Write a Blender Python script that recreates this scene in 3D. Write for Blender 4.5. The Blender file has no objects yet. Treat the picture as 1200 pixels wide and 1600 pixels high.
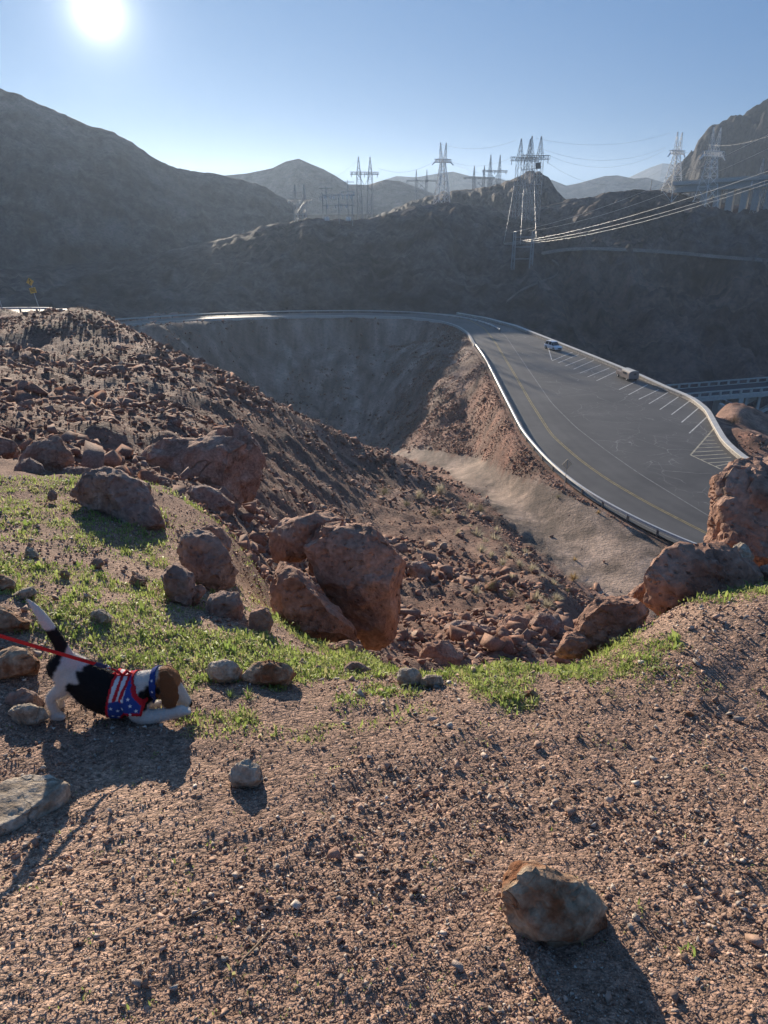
import bpy, bmesh, math, random
import numpy as np
from mathutils import Vector, Matrix

# ------------------------------------------------------------------ camera, sky, sun, exposure
SC = bpy.context.scene
COL = SC.collection
F = 1109.0                                  # focal length in pixels of the 1200x1600 frame
PITCH = math.radians(23.0)
CP, SP = math.cos(PITCH), math.sin(PITCH)
cam = bpy.data.cameras.new('camera')
cam_ob = bpy.data.objects.new('camera', cam); COL.objects.link(cam_ob)
cam.sensor_fit = 'VERTICAL'; cam.sensor_height = 36.0; cam.lens = F / 1600 * 36.0
cam.clip_start = 0.05; cam.clip_end = 30000
cam_ob.location = (0, 0, 0); cam_ob.rotation_euler = (math.pi / 2 - PITCH, 0, 0)
SC.camera = cam_ob

SUN_EL, SUN_AZ = math.radians(11.6), math.radians(-18.6)     # azimuth from +Y, negative = left
SDIR = Vector((math.sin(SUN_AZ) * math.cos(SUN_EL), math.cos(SUN_AZ) * math.cos(SUN_EL), math.sin(SUN_EL)))
w = bpy.data.worlds.new('World'); SC.world = w; w.use_nodes = True
nt = w.node_tree; nt.nodes.clear()
out = nt.nodes.new('ShaderNodeOutputWorld'); bg = nt.nodes.new('ShaderNodeBackground')
sky = nt.nodes.new('ShaderNodeTexSky'); sky.sky_type = 'NISHITA'; sky.sun_disc = False
sky.sun_elevation = SUN_EL; sky.sun_rotation = SUN_AZ
sky.air_density = 1.0; sky.dust_density = 0.2; sky.ozone_density = 1.0; sky.altitude = 400
bg.inputs['Strength'].default_value = 0.09
# the clear winter sky, a little flatter and bluer than the model, and the sun's aureole
def wn(t, **kw):
    n = nt.nodes.new(t)
    for k, v in kw.items(): setattr(n, k, v)
    return n
def wmath(op, a, b=None):
    n = wn('ShaderNodeMath', operation=op)
    for i, q in enumerate((a, b)):
        if q is None: continue
        if isinstance(q, (int, float)): n.inputs[i].default_value = q
        else: nt.links.new(q, n.inputs[i])
    return n.outputs[0]
gam = wn('ShaderNodeGamma'); gam.inputs[1].default_value = 0.3; nt.links.new(sky.outputs[0], gam.inputs[0])
tin = wn('ShaderNodeMix', data_type='RGBA', blend_type='MULTIPLY'); tin.inputs[0].default_value = 1.0
nt.links.new(gam.outputs[0], tin.inputs[6]); tin.inputs[7].default_value = (.45, .98, 1.92, 1)
wtc = wn('ShaderNodeTexCoord'); dot = wn('ShaderNodeVectorMath', operation='DOT_PRODUCT'); nt.links.new(wtc.outputs['Generated'], dot.inputs[0]); dot.inputs[1].default_value = SDIR
ang = wmath('ARCCOSINE', wmath('MINIMUM', dot.outputs['Value'], 0.99999))
glow = None
for amp, wid in ((30.0, 0.6), (3.6, 1.7), (0.6, 4.0)):
    e = wmath('MULTIPLY', wmath('POWER', 2.71828, wmath('MULTIPLY', ang, -1.0 / math.radians(wid))), amp)
    glow = e if glow is None else wmath('ADD', glow, e)
add = wn('ShaderNodeMix', data_type='RGBA', blend_type='ADD'); add.inputs[0].default_value = 1.0
gc = wn('ShaderNodeMix', data_type='RGBA', blend_type='MULTIPLY'); gc.inputs[0].default_value = 1.0
nt.links.new(glow, gc.inputs[6]); gc.inputs[7].default_value = (1.0, .97, .92, 1)
nt.links.new(tin.outputs[2], add.inputs[6]); nt.links.new(gc.outputs[2], add.inputs[7])
nt.links.new(add.outputs[2], bg.inputs['Color'])
nt.links.new(bg.outputs[0], out.inputs['Surface'])
sun = bpy.data.lights.new('sun', 'SUN'); sun.energy = 5.0; sun.angle = math.radians(0.55); sun.color = (1.0, 0.865, 0.70)
sun_ob = bpy.data.objects.new('sun', sun); COL.objects.link(sun_ob)
sun_ob.rotation_euler = (-SDIR).to_track_quat('-Z', 'Y').to_euler()
SC.view_settings.view_transform = 'Standard'; SC.view_settings.look = 'None'
SC.view_settings.exposure = 0.8; SC.view_settings.gamma = 1.0; SC.view_settings.use_curve_mapping = False

# ------------------------------------------------------------------ helpers
RNG = np.random.default_rng(7)
random.seed(7)

def ray(px, py):
    a, b = (px - 600) / F, (800 - py) / F
    return np.array([a, CP + b * SP, -SP + b * CP])
def atz(px, py, z):
    r = ray(px, py); return r * (z / r[2])
def atr(px, py, r):
    v = ray(px, py); return v * (r / math.hypot(v[0], v[1]))
def atd(px, py, d):
    return ray(px, py) * d
def proj(p):
    p = np.asarray(p, float)
    d = p[..., 1] * CP - p[..., 2] * SP
    u = p[..., 1] * SP + p[..., 2] * CP
    d = np.where(np.abs(d) < 1e-6, 1e-6, d)
    return 600 + F * p[..., 0] / d, 800 - F * u / d, d

def _h(ix, iy, iz, s):
    n = (ix.astype(np.int64) * 374761393 + iy.astype(np.int64) * 668265263 + iz.astype(np.int64) * 1274126177 + s * 974634777) & 0xFFFFFFFF
    n = ((n ^ (n >> 13)) * 1274126177) & 0xFFFFFFFF
    n = ((n ^ (n >> 16)) * 2246822519) & 0xFFFFFFFF
    return ((n ^ (n >> 15)) & 0xFFFFFF) / float(0xFFFFFF)
def noise(x, y, z=None, s=0):
    x = np.asarray(x, float); y = np.asarray(y, float)
    if z is None: z = np.zeros_like(x)
    ix, iy, iz = np.floor(x), np.floor(y), np.floor(z)
    fx, fy, fz = x - ix, y - iy, z - iz
    fx, fy, fz = [t * t * t * (t * (t * 6 - 15) + 10) for t in (fx, fy, fz)]
    r = 0
    for a in (0, 1):
        for b in (0, 1):
            for c in (0, 1):
                r = r + _h(ix + a, iy + b, iz + c, s) * (fx if a else 1 - fx) * (fy if b else 1 - fy) * (fz if c else 1 - fz)
    return r * 2 - 1
def fbm(x, y, z=None, s=0, o=4, g=0.5):
    r = 0; a = 1.0; f = 1.0
    for i in range(o):
        r = r + a * noise(np.asarray(x) * f + i * 7.3, np.asarray(y) * f - i * 3.1, None if z is None else np.asarray(z) * f, s + i); a *= g; f *= 2.03
    return r
def ridged(x, y, s=0, o=4):
    r = 0; a = 1.0; f = 1.0
    for i in range(o):
        r = r + a * (1 - 2 * np.abs(noise(x * f + i * 5.1, y * f + i * 2.7, None, s + i))); a *= 0.5; f *= 2.1
    return r
def sstep(a, b, x):
    t = np.clip((x - a) / (b - a), 0, 1); return t * t * (3 - 2 * t)

def mesh_np(name, V, Fc, mat=None, smooth=False):
    me = bpy.data.meshes.new(name)
    V = np.asarray(V, np.float32)
    if isinstance(Fc, np.ndarray):
        n, k = Fc.shape
        me.vertices.add(len(V)); me.vertices.foreach_set('co', V.ravel())
        me.loops.add(n * k); me.loops.foreach_set('vertex_index', Fc.astype(np.int32).ravel())
        me.polygons.add(n); me.polygons.foreach_set('loop_start', np.arange(0, n * k, k, dtype=np.int32))
        me.update(calc_edges=True)
    else:
        me.from_pydata([tuple(map(float, v)) for v in V], [], Fc); me.update()
    if mat: me.materials.append(mat)
    if smooth: me.polygons.foreach_set('use_smooth', np.ones(len(me.polygons), bool))
    return me
def link(name, me, parent=None, **kw):
    o = bpy.data.objects.new(name, me); COL.objects.link(o)
    if parent is not None: o.parent = parent
    for k, v in kw.items(): o[k] = v
    return o
def vcol(me, rgb, name='tint'):
    a = me.color_attributes.new(name, 'FLOAT_COLOR', 'POINT')
    c = np.ones((len(me.vertices), 4), np.float32); c[:, :3] = rgb
    a.data.foreach_set('color', c.ravel())
def empty(name, loc, label, cat, group=None, rot=0.0):
    o = bpy.data.objects.new(name, None); COL.objects.link(o); o.location = loc; o.rotation_euler = (0, 0, rot)
    o.empty_display_size = 0.1
    o['label'] = label; o['category'] = cat
    if group: o['group'] = group
    return o
class MB:
    """collects simple shapes into one mesh"""
    def __init__(s): s.v = []; s.f = []
    def add(s, V, Fs):
        n = len(s.v); s.v += [tuple(map(float, p)) for p in V]; s.f += [[i + n for i in f] for f in Fs]; return s
    def box(s, c, d, rz=0.0, taper=1.0):
        x, y, z = d[0] / 2, d[1] / 2, d[2] / 2; ca, sa = math.cos(rz), math.sin(rz); P = []
        for k in (-1, 1):
            t = taper if k > 0 else 1
            for i, j in ((-1, -1), (1, -1), (1, 1), (-1, 1)):
                X, Y = i * x * t, j * y * t
                P.append((c[0] + X * ca - Y * sa, c[1] + X * sa + Y * ca, c[2] + k * z))
        return s.add(P, [[3, 2, 1, 0], [4, 5, 6, 7], [0, 1, 5, 4], [1, 2, 6, 5], [2, 3, 7, 6], [3, 0, 4, 7]])
    def bar(s, a, b, r, n=4, r2=None):
        a, b = np.asarray(a, float), np.asarray(b, float); d = b - a; L = np.linalg.norm(d)
        if L < 1e-9: return s
        d = d / L; u = np.cross(d, (0, 0, 1) if abs(d[2]) < 0.9 else (1, 0, 0)); u /= np.linalg.norm(u); v = np.cross(d, u)
        r2 = r if r2 is None else r2; P = []
        for q, R in ((a, r), (b, r2)):
            for k in range(n):
                t = 2 * math.pi * k / n; P.append(q + (u * math.cos(t) + v * math.sin(t)) * R)
        return s.add(P, [[k, (k + 1) % n, n + (k + 1) % n, n + k] for k in range(n)] + [list(range(n))[::-1], list(range(n, 2 * n))])
    def tube(s, pts, rads, n=8, flat=1.0):
        pts = [np.asarray(p, float) for p in pts]; P = []; u0 = None
        for i, p in enumerate(pts):
            d = pts[min(i + 1, len(pts) - 1)] - pts[max(i - 1, 0)]; d = d / (np.linalg.norm(d) + 1e-12)
            if u0 is None: u0 = np.cross(d, (0, 1, 0) if abs(d[1]) < 0.9 else (1, 0, 0))
            u = u0 - d * np.dot(u0, d); u /= np.linalg.norm(u); v = np.cross(d, u); u0 = u
            for k in range(n):
                t = 2 * math.pi * k / n; P.append(p + (u * math.cos(t) + v * math.sin(t) * flat) * rads[i])
        Fs = [[i * n + k, i * n + (k + 1) % n, (i + 1) * n + (k + 1) % n, (i + 1) * n + k] for i in range(len(pts) - 1) for k in range(n)]
        Fs += [list(range(n))[::-1], [(len(pts) - 1) * n + k for k in range(n)]]
        return s.add(P, Fs)
    def prism(s, poly, thick, M):
        """poly: 2-D outline in the XZ plane, extruded along Y, placed by matrix M"""
        n = len(poly)
        P = [M @ Vector((x, -thick / 2, z)) for x, z in poly] + [M @ Vector((x, thick / 2, z)) for x, z in poly]
        return s.add(P, [list(range(n)), list(range(n, 2 * n))[::-1]] + [[i, i + n, (i + 1) % n + n, (i + 1) % n] for i in range(n)])
    def build(s, name, mat, parent=None, smooth=False, **kw):
        me = mesh_np(name, np.array(s.v), s.f, mat, smooth)
        return link(name, me, parent, **kw)

# ------------------------------------------------------------------ materials
def new_mat(name, rough=0.85, spec=0.25, metal=0.0):
    m = bpy.data.materials.new(name); m.use_nodes = True
    b = m.node_tree.nodes['Principled BSDF']
    b.inputs['Roughness'].default_value = rough; b.inputs['Metallic'].default_value = metal
    b.inputs['Specular IOR Level'].default_value = spec
    return m, m.node_tree, b
def rock_mat(name, cols, scale=1.0, bump=0.4, bscale=8.0, rough=0.9, tint=False, pits=0.0, coord='Object', dist=0.02, detail=8, spec=0.25, spread=.22, cracks=0.0):
    m, t, b = new_mat(name, rough, spec); N = t.nodes.new; Lk = t.links.new
    tc = N('ShaderNodeTexCoord'); co = tc.outputs[coord]
    n1 = N('ShaderNodeTexNoise'); n1.inputs['Scale'].default_value = scale; n1.inputs['Detail'].default_value = detail; n1.inputs['Roughness'].default_value = 0.62
    Lk(co, n1.inputs['Vector'])
    cr = N('ShaderNodeValToRGB'); els = cr.color_ramp.elements
    while len(els) < len(cols): els.new(0.5)
    for i, c in enumerate(cols):
        els[i].position = .5 - spread + 2 * spread * i / max(1, len(cols) - 1); els[i].color = (*c, 1)
    Lk(n1.outputs['Fac'], cr.inputs[0]); colout = cr.outputs[0]
    n3 = N('ShaderNodeTexNoise'); n3.inputs['Scale'].default_value = bscale * 2.2; n3.inputs['Detail'].default_value = 4
    Lk(co, n3.inputs['Vector'])
    mr = N('ShaderNodeMapRange'); mr.inputs[1].default_value = 0.25; mr.inputs[2].default_value = 0.75; mr.inputs[3].default_value = 0.65; mr.inputs[4].default_value = 1.35
    Lk(n3.outputs['Fac'], mr.inputs[0])
    mx = N('ShaderNodeMix'); mx.data_type = 'RGBA'; mx.blend_type = 'MULTIPLY'; mx.inputs[0].default_value = 1.0
    Lk(colout, mx.inputs[6]); Lk(mr.outputs[0], mx.inputs[7]); colout = mx.outputs[2]
    if tint:
        at = N('ShaderNodeAttribute'); at.attribute_name = 'tint'
        m2 = N('ShaderNodeMix'); m2.data_type = 'RGBA'; m2.blend_type = 'MULTIPLY'; m2.inputs[0].default_value = 1.0
        Lk(colout, m2.inputs[6]); Lk(at.outputs['Color'], m2.inputs[7]); colout = m2.outputs[2]
    Lk(colout, b.inputs['Base Color'])
    n2 = N('ShaderNodeTexNoise'); n2.inputs['Scale'].default_value = bscale; n2.inputs['Detail'].default_value = 10; n2.inputs['Roughness'].default_value = 0.65
    Lk(co, n2.inputs['Vector'])
    h = n2.outputs['Fac']
    if pits > 0:
        vo = N('ShaderNodeTexVoronoi'); vo.inputs['Scale'].default_value = bscale * 1.6; Lk(co, vo.inputs['Vector'])
        p = N('ShaderNodeMapRange'); p.inputs[1].default_value = 0.0; p.inputs[2].default_value = 0.25; p.inputs[3].default_value = -pits; p.inputs[4].default_value = 0
        Lk(vo.outputs['Distance'], p.inputs[0])
        ad = N('ShaderNodeMath'); ad.operation = 'ADD'; Lk(h, ad.inputs[0]); Lk(p.outputs[0], ad.inputs[1]); h = ad.outputs[0]
    if cracks > 0:
        wv = N('ShaderNodeMix'); wv.data_type = 'RGBA'; wv.blend_type = 'LINEAR_LIGHT'; wv.inputs[0].default_value = .22 / cracks; Lk(co, wv.inputs[6]); Lk(n1.outputs['Color'], wv.inputs[7])
        ve = N('ShaderNodeTexVoronoi'); ve.feature = 'DISTANCE_TO_EDGE'; ve.inputs['Scale'].default_value = cracks; Lk(wv.outputs[2], ve.inputs['Vector'])
        cm = N('ShaderNodeMapRange'); cm.inputs[1].default_value = 0; cm.inputs[2].default_value = .035; cm.inputs[3].default_value = -1.1; cm.inputs[4].default_value = 0; Lk(ve.outputs['Distance'], cm.inputs[0])
        nk = N('ShaderNodeTexNoise'); nk.inputs['Scale'].default_value = cracks * .7; nk.inputs['Detail'].default_value = 2; Lk(co, nk.inputs['Vector'])
        km = N('ShaderNodeMapRange'); km.inputs[1].default_value = .5; km.inputs[2].default_value = .62; Lk(nk.outputs['Fac'], km.inputs[0])
        kk = N('ShaderNodeMath'); kk.operation = 'MULTIPLY'; Lk(cm.outputs[0], kk.inputs[0]); Lk(km.outputs[0], kk.inputs[1])
        a2 = N('ShaderNodeMath'); a2.operation = 'ADD'; Lk(h, a2.inputs[0]); Lk(kk.outputs[0], a2.inputs[1]); h = a2.outputs[0]
    bp = N('ShaderNodeBump'); bp.inputs['Strength'].default_value = bump; bp.inputs['Distance'].default_value = dist
    Lk(h, bp.inputs['Height']); Lk(bp.outputs[0], b.inputs['Normal'])
    return m
def flat_mat(name, col, rough=0.6, spec=0.3, metal=0.0, var=0.12, scale=6.0):
    m, t, b = new_mat(name, rough, spec, metal); N = t.nodes.new; Lk = t.links.new
    tc = N('ShaderNodeTexCoord'); n = N('ShaderNodeTexNoise'); n.inputs['Scale'].default_value = scale; n.inputs['Detail'].default_value = 5
    Lk(tc.outputs['Object'], n.inputs['Vector'])
    cr = N('ShaderNodeValToRGB')
    cr.color_ramp.elements[0].position = 0.3; cr.color_ramp.elements[1].position = 0.7
    cr.color_ramp.elements[0].color = (*[c * (1 - var) for c in col], 1); cr.color_ramp.elements[1].color = (*[min(1, c * (1 + var)) for c in col], 1)
    Lk(n.outputs['Fac'], cr.inputs[0]); Lk(cr.outputs[0], b.inputs['Base Color'])
    return m
def attr_mat(name, attr='tint', rough=0.8, spec=0.2, var=0.1, scale=200.0, bump=0.0, trans=0.0):
    m, t, b = new_mat(name, rough, spec); N = t.nodes.new; Lk = t.links.new
    at = N('ShaderNodeAttribute'); at.attribute_name = attr
    tc = N('ShaderNodeTexCoord'); n = N('ShaderNodeTexNoise'); n.inputs['Scale'].default_value = scale; n.inputs['Detail'].default_value = 4
    Lk(tc.outputs['Object'], n.inputs['Vector'])
    mr = N('ShaderNodeMapRange'); mr.inputs[1].default_value = .25; mr.inputs[2].default_value = .75; mr.inputs[3].default_value = 1 - var; mr.inputs[4].default_value = 1 + var
    Lk(n.outputs['Fac'], mr.inputs[0])
    mx = N('ShaderNodeMix'); mx.data_type = 'RGBA'; mx.blend_type = 'MULTIPLY'; mx.inputs[0].default_value = 1
    Lk(at.outputs['Color'], mx.inputs[6]); Lk(mr.outputs[0], mx.inputs[7]); Lk(mx.outputs[2], b.inputs['Base Color'])
    if bump:
        bp = N('ShaderNodeBump'); bp.inputs['Strength'].default_value = bump; bp.inputs['Distance'].default_value = 0.004
        Lk(n.outputs['Fac'], bp.inputs['Height']); Lk(bp.outputs[0], b.inputs['Normal'])
    if trans:
        tr = N('ShaderNodeBsdfTranslucent'); Lk(mx.outputs[2], tr.inputs['Color'])
        ms = N('ShaderNodeMixShader'); ms.inputs[0].default_value = trans
        Lk(b.outputs[0], ms.inputs[1]); Lk(tr.outputs[0], ms.inputs[2])
        Lk(ms.outputs[0], t.nodes['Material Output'].inputs['Surface'])
    return m

def ground_mat():
    m, t, b = new_mat('gravelly_ground', .92, .2); N = t.nodes.new; Lk = t.links.new
    tc = N('ShaderNodeTexCoord'); co = tc.outputs['Object']
    at = N('ShaderNodeAttribute'); at.attribute_name = 'tint'; col = at.outputs['Color']; hsum = None
    for sc, wt in ((46.0, 1.0), (95.0, .55), (190.0, .3)):
        vo = N('ShaderNodeTexVoronoi'); vo.inputs['Scale'].default_value = sc; vo.inputs['Randomness'].default_value = 1; Lk(co, vo.inputs['Vector'])
        sp = N('ShaderNodeSeparateColor'); Lk(vo.outputs['Color'], sp.inputs[0])
        mr = N('ShaderNodeMapRange'); mr.inputs[3].default_value = .62; mr.inputs[4].default_value = 1.42; Lk(sp.outputs[0], mr.inputs[0])
        mx = N('ShaderNodeMix'); mx.data_type = 'RGBA'; mx.blend_type = 'MULTIPLY'; mx.inputs[0].default_value = .8; Lk(col, mx.inputs[6]); Lk(mr.outputs[0], mx.inputs[7]); col = mx.outputs[2]
        pw = N('ShaderNodeMath'); pw.operation = 'POWER'; pw.inputs[1].default_value = 1.6; Lk(vo.outputs['Distance'], pw.inputs[0])
        mu = N('ShaderNodeMath'); mu.operation = 'MULTIPLY'; mu.inputs[1].default_value = -wt; Lk(pw.outputs[0], mu.inputs[0])
        am = N('ShaderNodeMath'); am.operation = 'MULTIPLY_ADD'; Lk(sp.outputs[1], am.inputs[0]); am.inputs[1].default_value = wt * .5; Lk(mu.outputs[0], am.inputs[2])
        if hsum is None: hsum = am.outputs[0]
        else:
            ad = N('ShaderNodeMath'); ad.operation = 'ADD'; Lk(hsum, ad.inputs[0]); Lk(am.outputs[0], ad.inputs[1]); hsum = ad.outputs[0]
    Lk(col, b.inputs['Base Color'])
    bp = N('ShaderNodeBump'); bp.inputs['Strength'].default_value = 1.0; bp.inputs['Distance'].default_value = .011; Lk(hsum, bp.inputs['Height']); Lk(bp.outputs[0], b.inputs['Normal'])
    return m
M_GROUND = ground_mat()
M_TALUS = rock_mat('talus_soil', [(.6, .6, .6), (.95, .95, .95), (1.3, 1.25, 1.22)], scale=1.2, bump=1.0, bscale=3.2, tint=True, pits=0.9, dist=0.22)
M_BOULDER = rock_mat('red_boulder', [(.27, .145, .10), (.43, .25, .175), (.50, .33, .25)], scale=2.6, bump=1.0, bscale=10.0, pits=0.5, dist=0.07, spread=.14, cracks=2.0)
M_BOULDER2 = rock_mat('dusty_boulder', [(.26, .155, .12), (.39, .255, .195), (.49, .36, .29)], scale=3.0, bump=1.0, bscale=10.0, pits=0.45, dist=0.07, spread=.14, cracks=2.4)
M_GREY = rock_mat('grey_stone', [(.27, .205, .145), (.44, .355, .265), (.57, .49, .39)], scale=13.0, bump=1.0, bscale=26.0, dist=0.02, spread=.14, cracks=9.0)
M_BROWNGREY = rock_mat('mottled_stone', [(.24, .10, .045), (.38, .24, .15), (.54, .41, .28)], scale=8.0, bump=1.0, bscale=24.0, dist=0.025, spread=.10, cracks=7.0)
M_SCREE = rock_mat('scree_rock', [(.8, .8, .8), (1.0, 1.0, 1.0), (1.2, 1.17, 1.15)], scale=2.2, bump=0.5, bscale=9.0, tint=True, dist=0.03)
M_HILL = rock_mat('desert_hill', [(.5, .5, .52), (.95, .95, .95), (1.5, 1.45, 1.4)], scale=0.045, bump=0.9, bscale=0.35, tint=True, dist=2.5, detail=10)
M_ASPH = None
M_STEEL = flat_mat('galvanised_steel', (.42, .43, .43), rough=0.42, metal=0.6)
M_CONC = flat_mat('concrete', (.48, .46, .42), rough=0.85, scale=2.0)
M_WHITE = flat_mat('white_paint', (.78, .77, .73), rough=0.6)
# ------------------------------------------------------------------ terrain height: smooth surface through surveyed points
ZR = -28.0
HAZE = 0.00018
CTRL = []           # (x, y, z)
def c_r(px, py, r): CTRL.append(atr(px, py, r))
def c_z(px, py, z): CTRL.append(atz(px, py, z))
def c_a(px, r, z):  # column px at horizontal range r, height z
    v = ray(px, 700); q = r / math.hypot(v[0], v[1]); CTRL.append(np.array([v[0] * q, v[1] * q, z]))
# foreground shelf
for a in (-80, -50, -25, 0, 25, 50, 80):
    t = math.radians(a)
    for r, z in ((0.3, -1.5), (0.8, -1.57)):
        CTRL.append(np.array([math.sin(t) * r, math.cos(t) * r, z]))
for px in (-900, -350, 0, 300, 600, 900, 1200, 1700):
    c_z(px, 1590, -1.61); c_z(px, 1450, -1.69); c_z(px, 1250, -1.87)
for p in ((-400, 1080, -1.98), (0, 1120, -1.98), (150, 1120, -2.0), (300, 1120, -2.02), (450, 1120, -2.03), (600, 1120, -2.04), (800, 1120, -2.05), (1000, 1110, -2.05), (1200, 1090, -2.06), (1600, 1050, -2.1)): c_z(*p)
for p in ((-400, 900, 5.0), (0, 950, 4.0), (150, 980, 3.7), (300, 1020, 3.4), (450, 1050, 3.15), (530, 1048, 3.35), (600, 1054, 3.3), (700, 1056, 3.25), (800, 1044, 3.3), (1000, 985, 3.9), (1060, 948, 4.5), (1130, 928, 4.8), (1200, 912, 5.1), (1600, 880, 6.0)): c_r(*p)
# left terrace behind the dog
for p in ((-400, 800, 7.2), (0, 840, 5.7), (0, 760, 8.0), (-400, 730, 9.5), (120, 850, 5.6), (200, 800, 6.9), (110, 745, 8.8), (280, 920, 4.7), (260, 835, 6.4), (390, 960, 4.3), (340, 925, 4.9), (330, 822, 7.2), (500, 1028, 3.9), (580, 1035, 4.6)): c_r(*p)
# hollow behind the lip
for p in ((480, 6.5, -4.6), (620, 4.7, -3.7), (620, 6.5, -5.4), (750, 4.8, -3.8), (750, 7.5, -6.3), (900, 5.2, -4.3), (900, 9, -7.4), (1050, 7.0, -4.9), (1050, 12, -9.0), (1200, 8, -5.3), (1200, 14, -10), (1600, 10, -6), (1600, 18, -11),
          (1000, 30, -19.5), (1200, 32, -20), (1600, 34, -20), (1050, 45, -26), (1300, 46, -27)): c_a(*p)
# talus below us
for p in ((640, 1020, 12.5), (760, 1035, 13), (850, 1010, 15), (640, 950, 20), (760, 960, 20), (880, 960, 23), (640, 880, 29), (760, 880, 32), (860, 900, 36), (640, 820, 41), (740, 810, 48), (600, 760, 52), (680, 760, 60), (560, 860, 27), (520, 790, 36), (545, 720, 55), (600, 703, 72), (450, 760, 28), (430, 700, 38), (900, 940, 33)): c_r(*p)
# talus on the left, up to the road above
for p in ((-400, 690, 13), (0, 700, 12), (0, 650, 19), (0, 600, 31), (0, 550, 52), (0, 505, 85), (0, 488, 98), (-400, 600, 30), (-400, 500, 90), (-900, 650, 16), (-900, 540, 80), (100, 650, 21), (100, 560, 50), (100, 500, 88), (150, 700, 15), (210, 640, 27), (200, 580, 43), (200, 523, 72), (300, 650, 27), (310, 578, 60), (360, 700, 24), (420, 640, 48), (410, 622, 56), (500, 668, 60)): c_r(*p)
for p in ((-400, 103, -13.2), (0, 104, -13.2), (100, 98, -13.6), (0, 118, -16), (-400, 118, -16), (200, 84, -16), (300, 76, -20), (410, 74, -23), (500, 78, -27), (600, 88, -32), (150, 130, -30), (300, 120, -36), (420, 115, -38), (520, 115, -39), (0, 150, -27), (-400, 160, -28)): c_a(*p)
# track, embankment toe, bowl
for p in ((640, 714, -39), (720, 730, -36), (790, 765, -32.5), (850, 815, -29.8), (885, 870, -28.6), (940, 915, -28.2), (985, 880, -28.1), (660, 702, -38.5), (720, 706, -35.8), (790, 722, -32.3), (850, 748, -30), (930, 790, -28.2)): c_z(*p)
for p in ((620, 690, 138), (560, 650, 165), (450, 640, 168), (350, 600, 166), (450, 560, 188), (560, 560, 190), (620, 560, 186), (330, 540, 172), (250, 525, 160), (680, 560, 166), (690, 620, 139), (660, 662, 131), (715, 600, 140)): c_r(*p)
# beyond the road: drops into the canyon
for p in ((0, 205, -36), (-400, 205, -36), (200, 225, -38), (450, 240, -38), (650, 245, -38), (760, 240, -38), (850, 200, -48), (950, 160, -55), (1050, 130, -55), (1000, 230, -80), (1200, 230, -90), (1500, 230, -90)): c_a(*p)
for p in ((1140, 668, 106), (1170, 690, 100), (1195, 705, 98), (1122, 642, 128), (1180, 674, 118), (1240, 720, 98)): c_r(*p)
CT = np.array(CTRL)
def uv(x, y):
    r = np.hypot(x, y); return np.arctan2(x, y) * 2.2, np.log(r + 0.8)
def wgt(r): return r + 1.2
_cu, _cv = uv(CT[:, 0], CT[:, 1]); _cw = CT[:, 2] / wgt(np.hypot(CT[:, 0], CT[:, 1]))
def _k(d2): return np.where(d2 > 0, 0.5 * d2 * np.log(np.maximum(d2, 1e-12)), 0)
_n = len(CT)
_A = np.zeros((_n + 3, _n + 3)); _A[:_n, :_n] = _k((_cu[:, None] - _cu) ** 2 + (_cv[:, None] - _cv) ** 2) + np.eye(_n) * 2e-4
_P = np.stack([np.ones(_n), _cu, _cv], 1); _A[:_n, _n:] = _P; _A[_n:, :_n] = _P.T
_S = np.linalg.solve(_A, np.concatenate([_cw, np.zeros(3)]))
def tps(x, y):
    x = np.asarray(x, float).ravel(); y = np.asarray(y, float).ravel(); out = np.empty_like(x)
    for i in range(0, len(x), 20000):
        u, v = uv(x[i:i + 20000], y[i:i + 20000])
        K = _k((u[:, None] - _cu) ** 2 + (v[:, None] - _cv) ** 2)
        out[i:i + 20000] = (K @ _S[:_n] + _S[_n] + _S[_n + 1] * u + _S[_n + 2] * v) * wgt(np.hypot(x[i:i + 20000], y[i:i + 20000]))
    return out

# road edges, surveyed: near edge with guard rail, far edge with the parapet wall
def resample(P, n):
    P = np.asarray(P, float); s = np.concatenate([[0], np.cumsum(np.linalg.norm(np.diff(P, axis=0), axis=1))])
    t = np.linspace(0, s[-1], n); Q = np.stack([np.interp(t, s, P[:, k]) for k in range(P.shape[1])], 1)
    for _ in range(3):
        Q[1:-1] = Q[1:-1] * 0.5 + (Q[:-2] + Q[2:]) * 0.25
    return Q
far_edge = [atr(px, py, r) for px, py, r in ((150, 513, 158), (210, 508, 168), (320, 500, 187), (450, 495.5, 201), (560, 494.5, 207))]
near_edge = far_edge + [atz(px, py, ZR) for px, py in ((640, 497), (690, 503), (715, 511), (731, 522), (741, 540), (757, 563), (790, 630), (815, 680), (850, 722), (885, 754), (930, 786), (1000, 824), (1060, 852), (1160, 890), (1300, 930))]
EDGE_L = resample(near_edge, 150)
def offset(P, d):
    T = np.gradient(P[:, :2], axis=0); T /= np.linalg.norm(T, axis=1)[:, None]
    Q = P.copy(); Q[:, 0] += -T[:, 1] * d; Q[:, 1] += T[:, 0] * d; return Q
wall_px = ((700, 489.5), (760, 500), (805, 512), (855, 532), (930, 562), (1000, 591), (1045, 612), (1080, 626), (1104, 645), (1117, 670), (1131, 695), (1162, 723), (1215, 750), (1300, 775))
WALL = resample([atz(px, py, ZR) for px, py in wall_px], 110)
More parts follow.
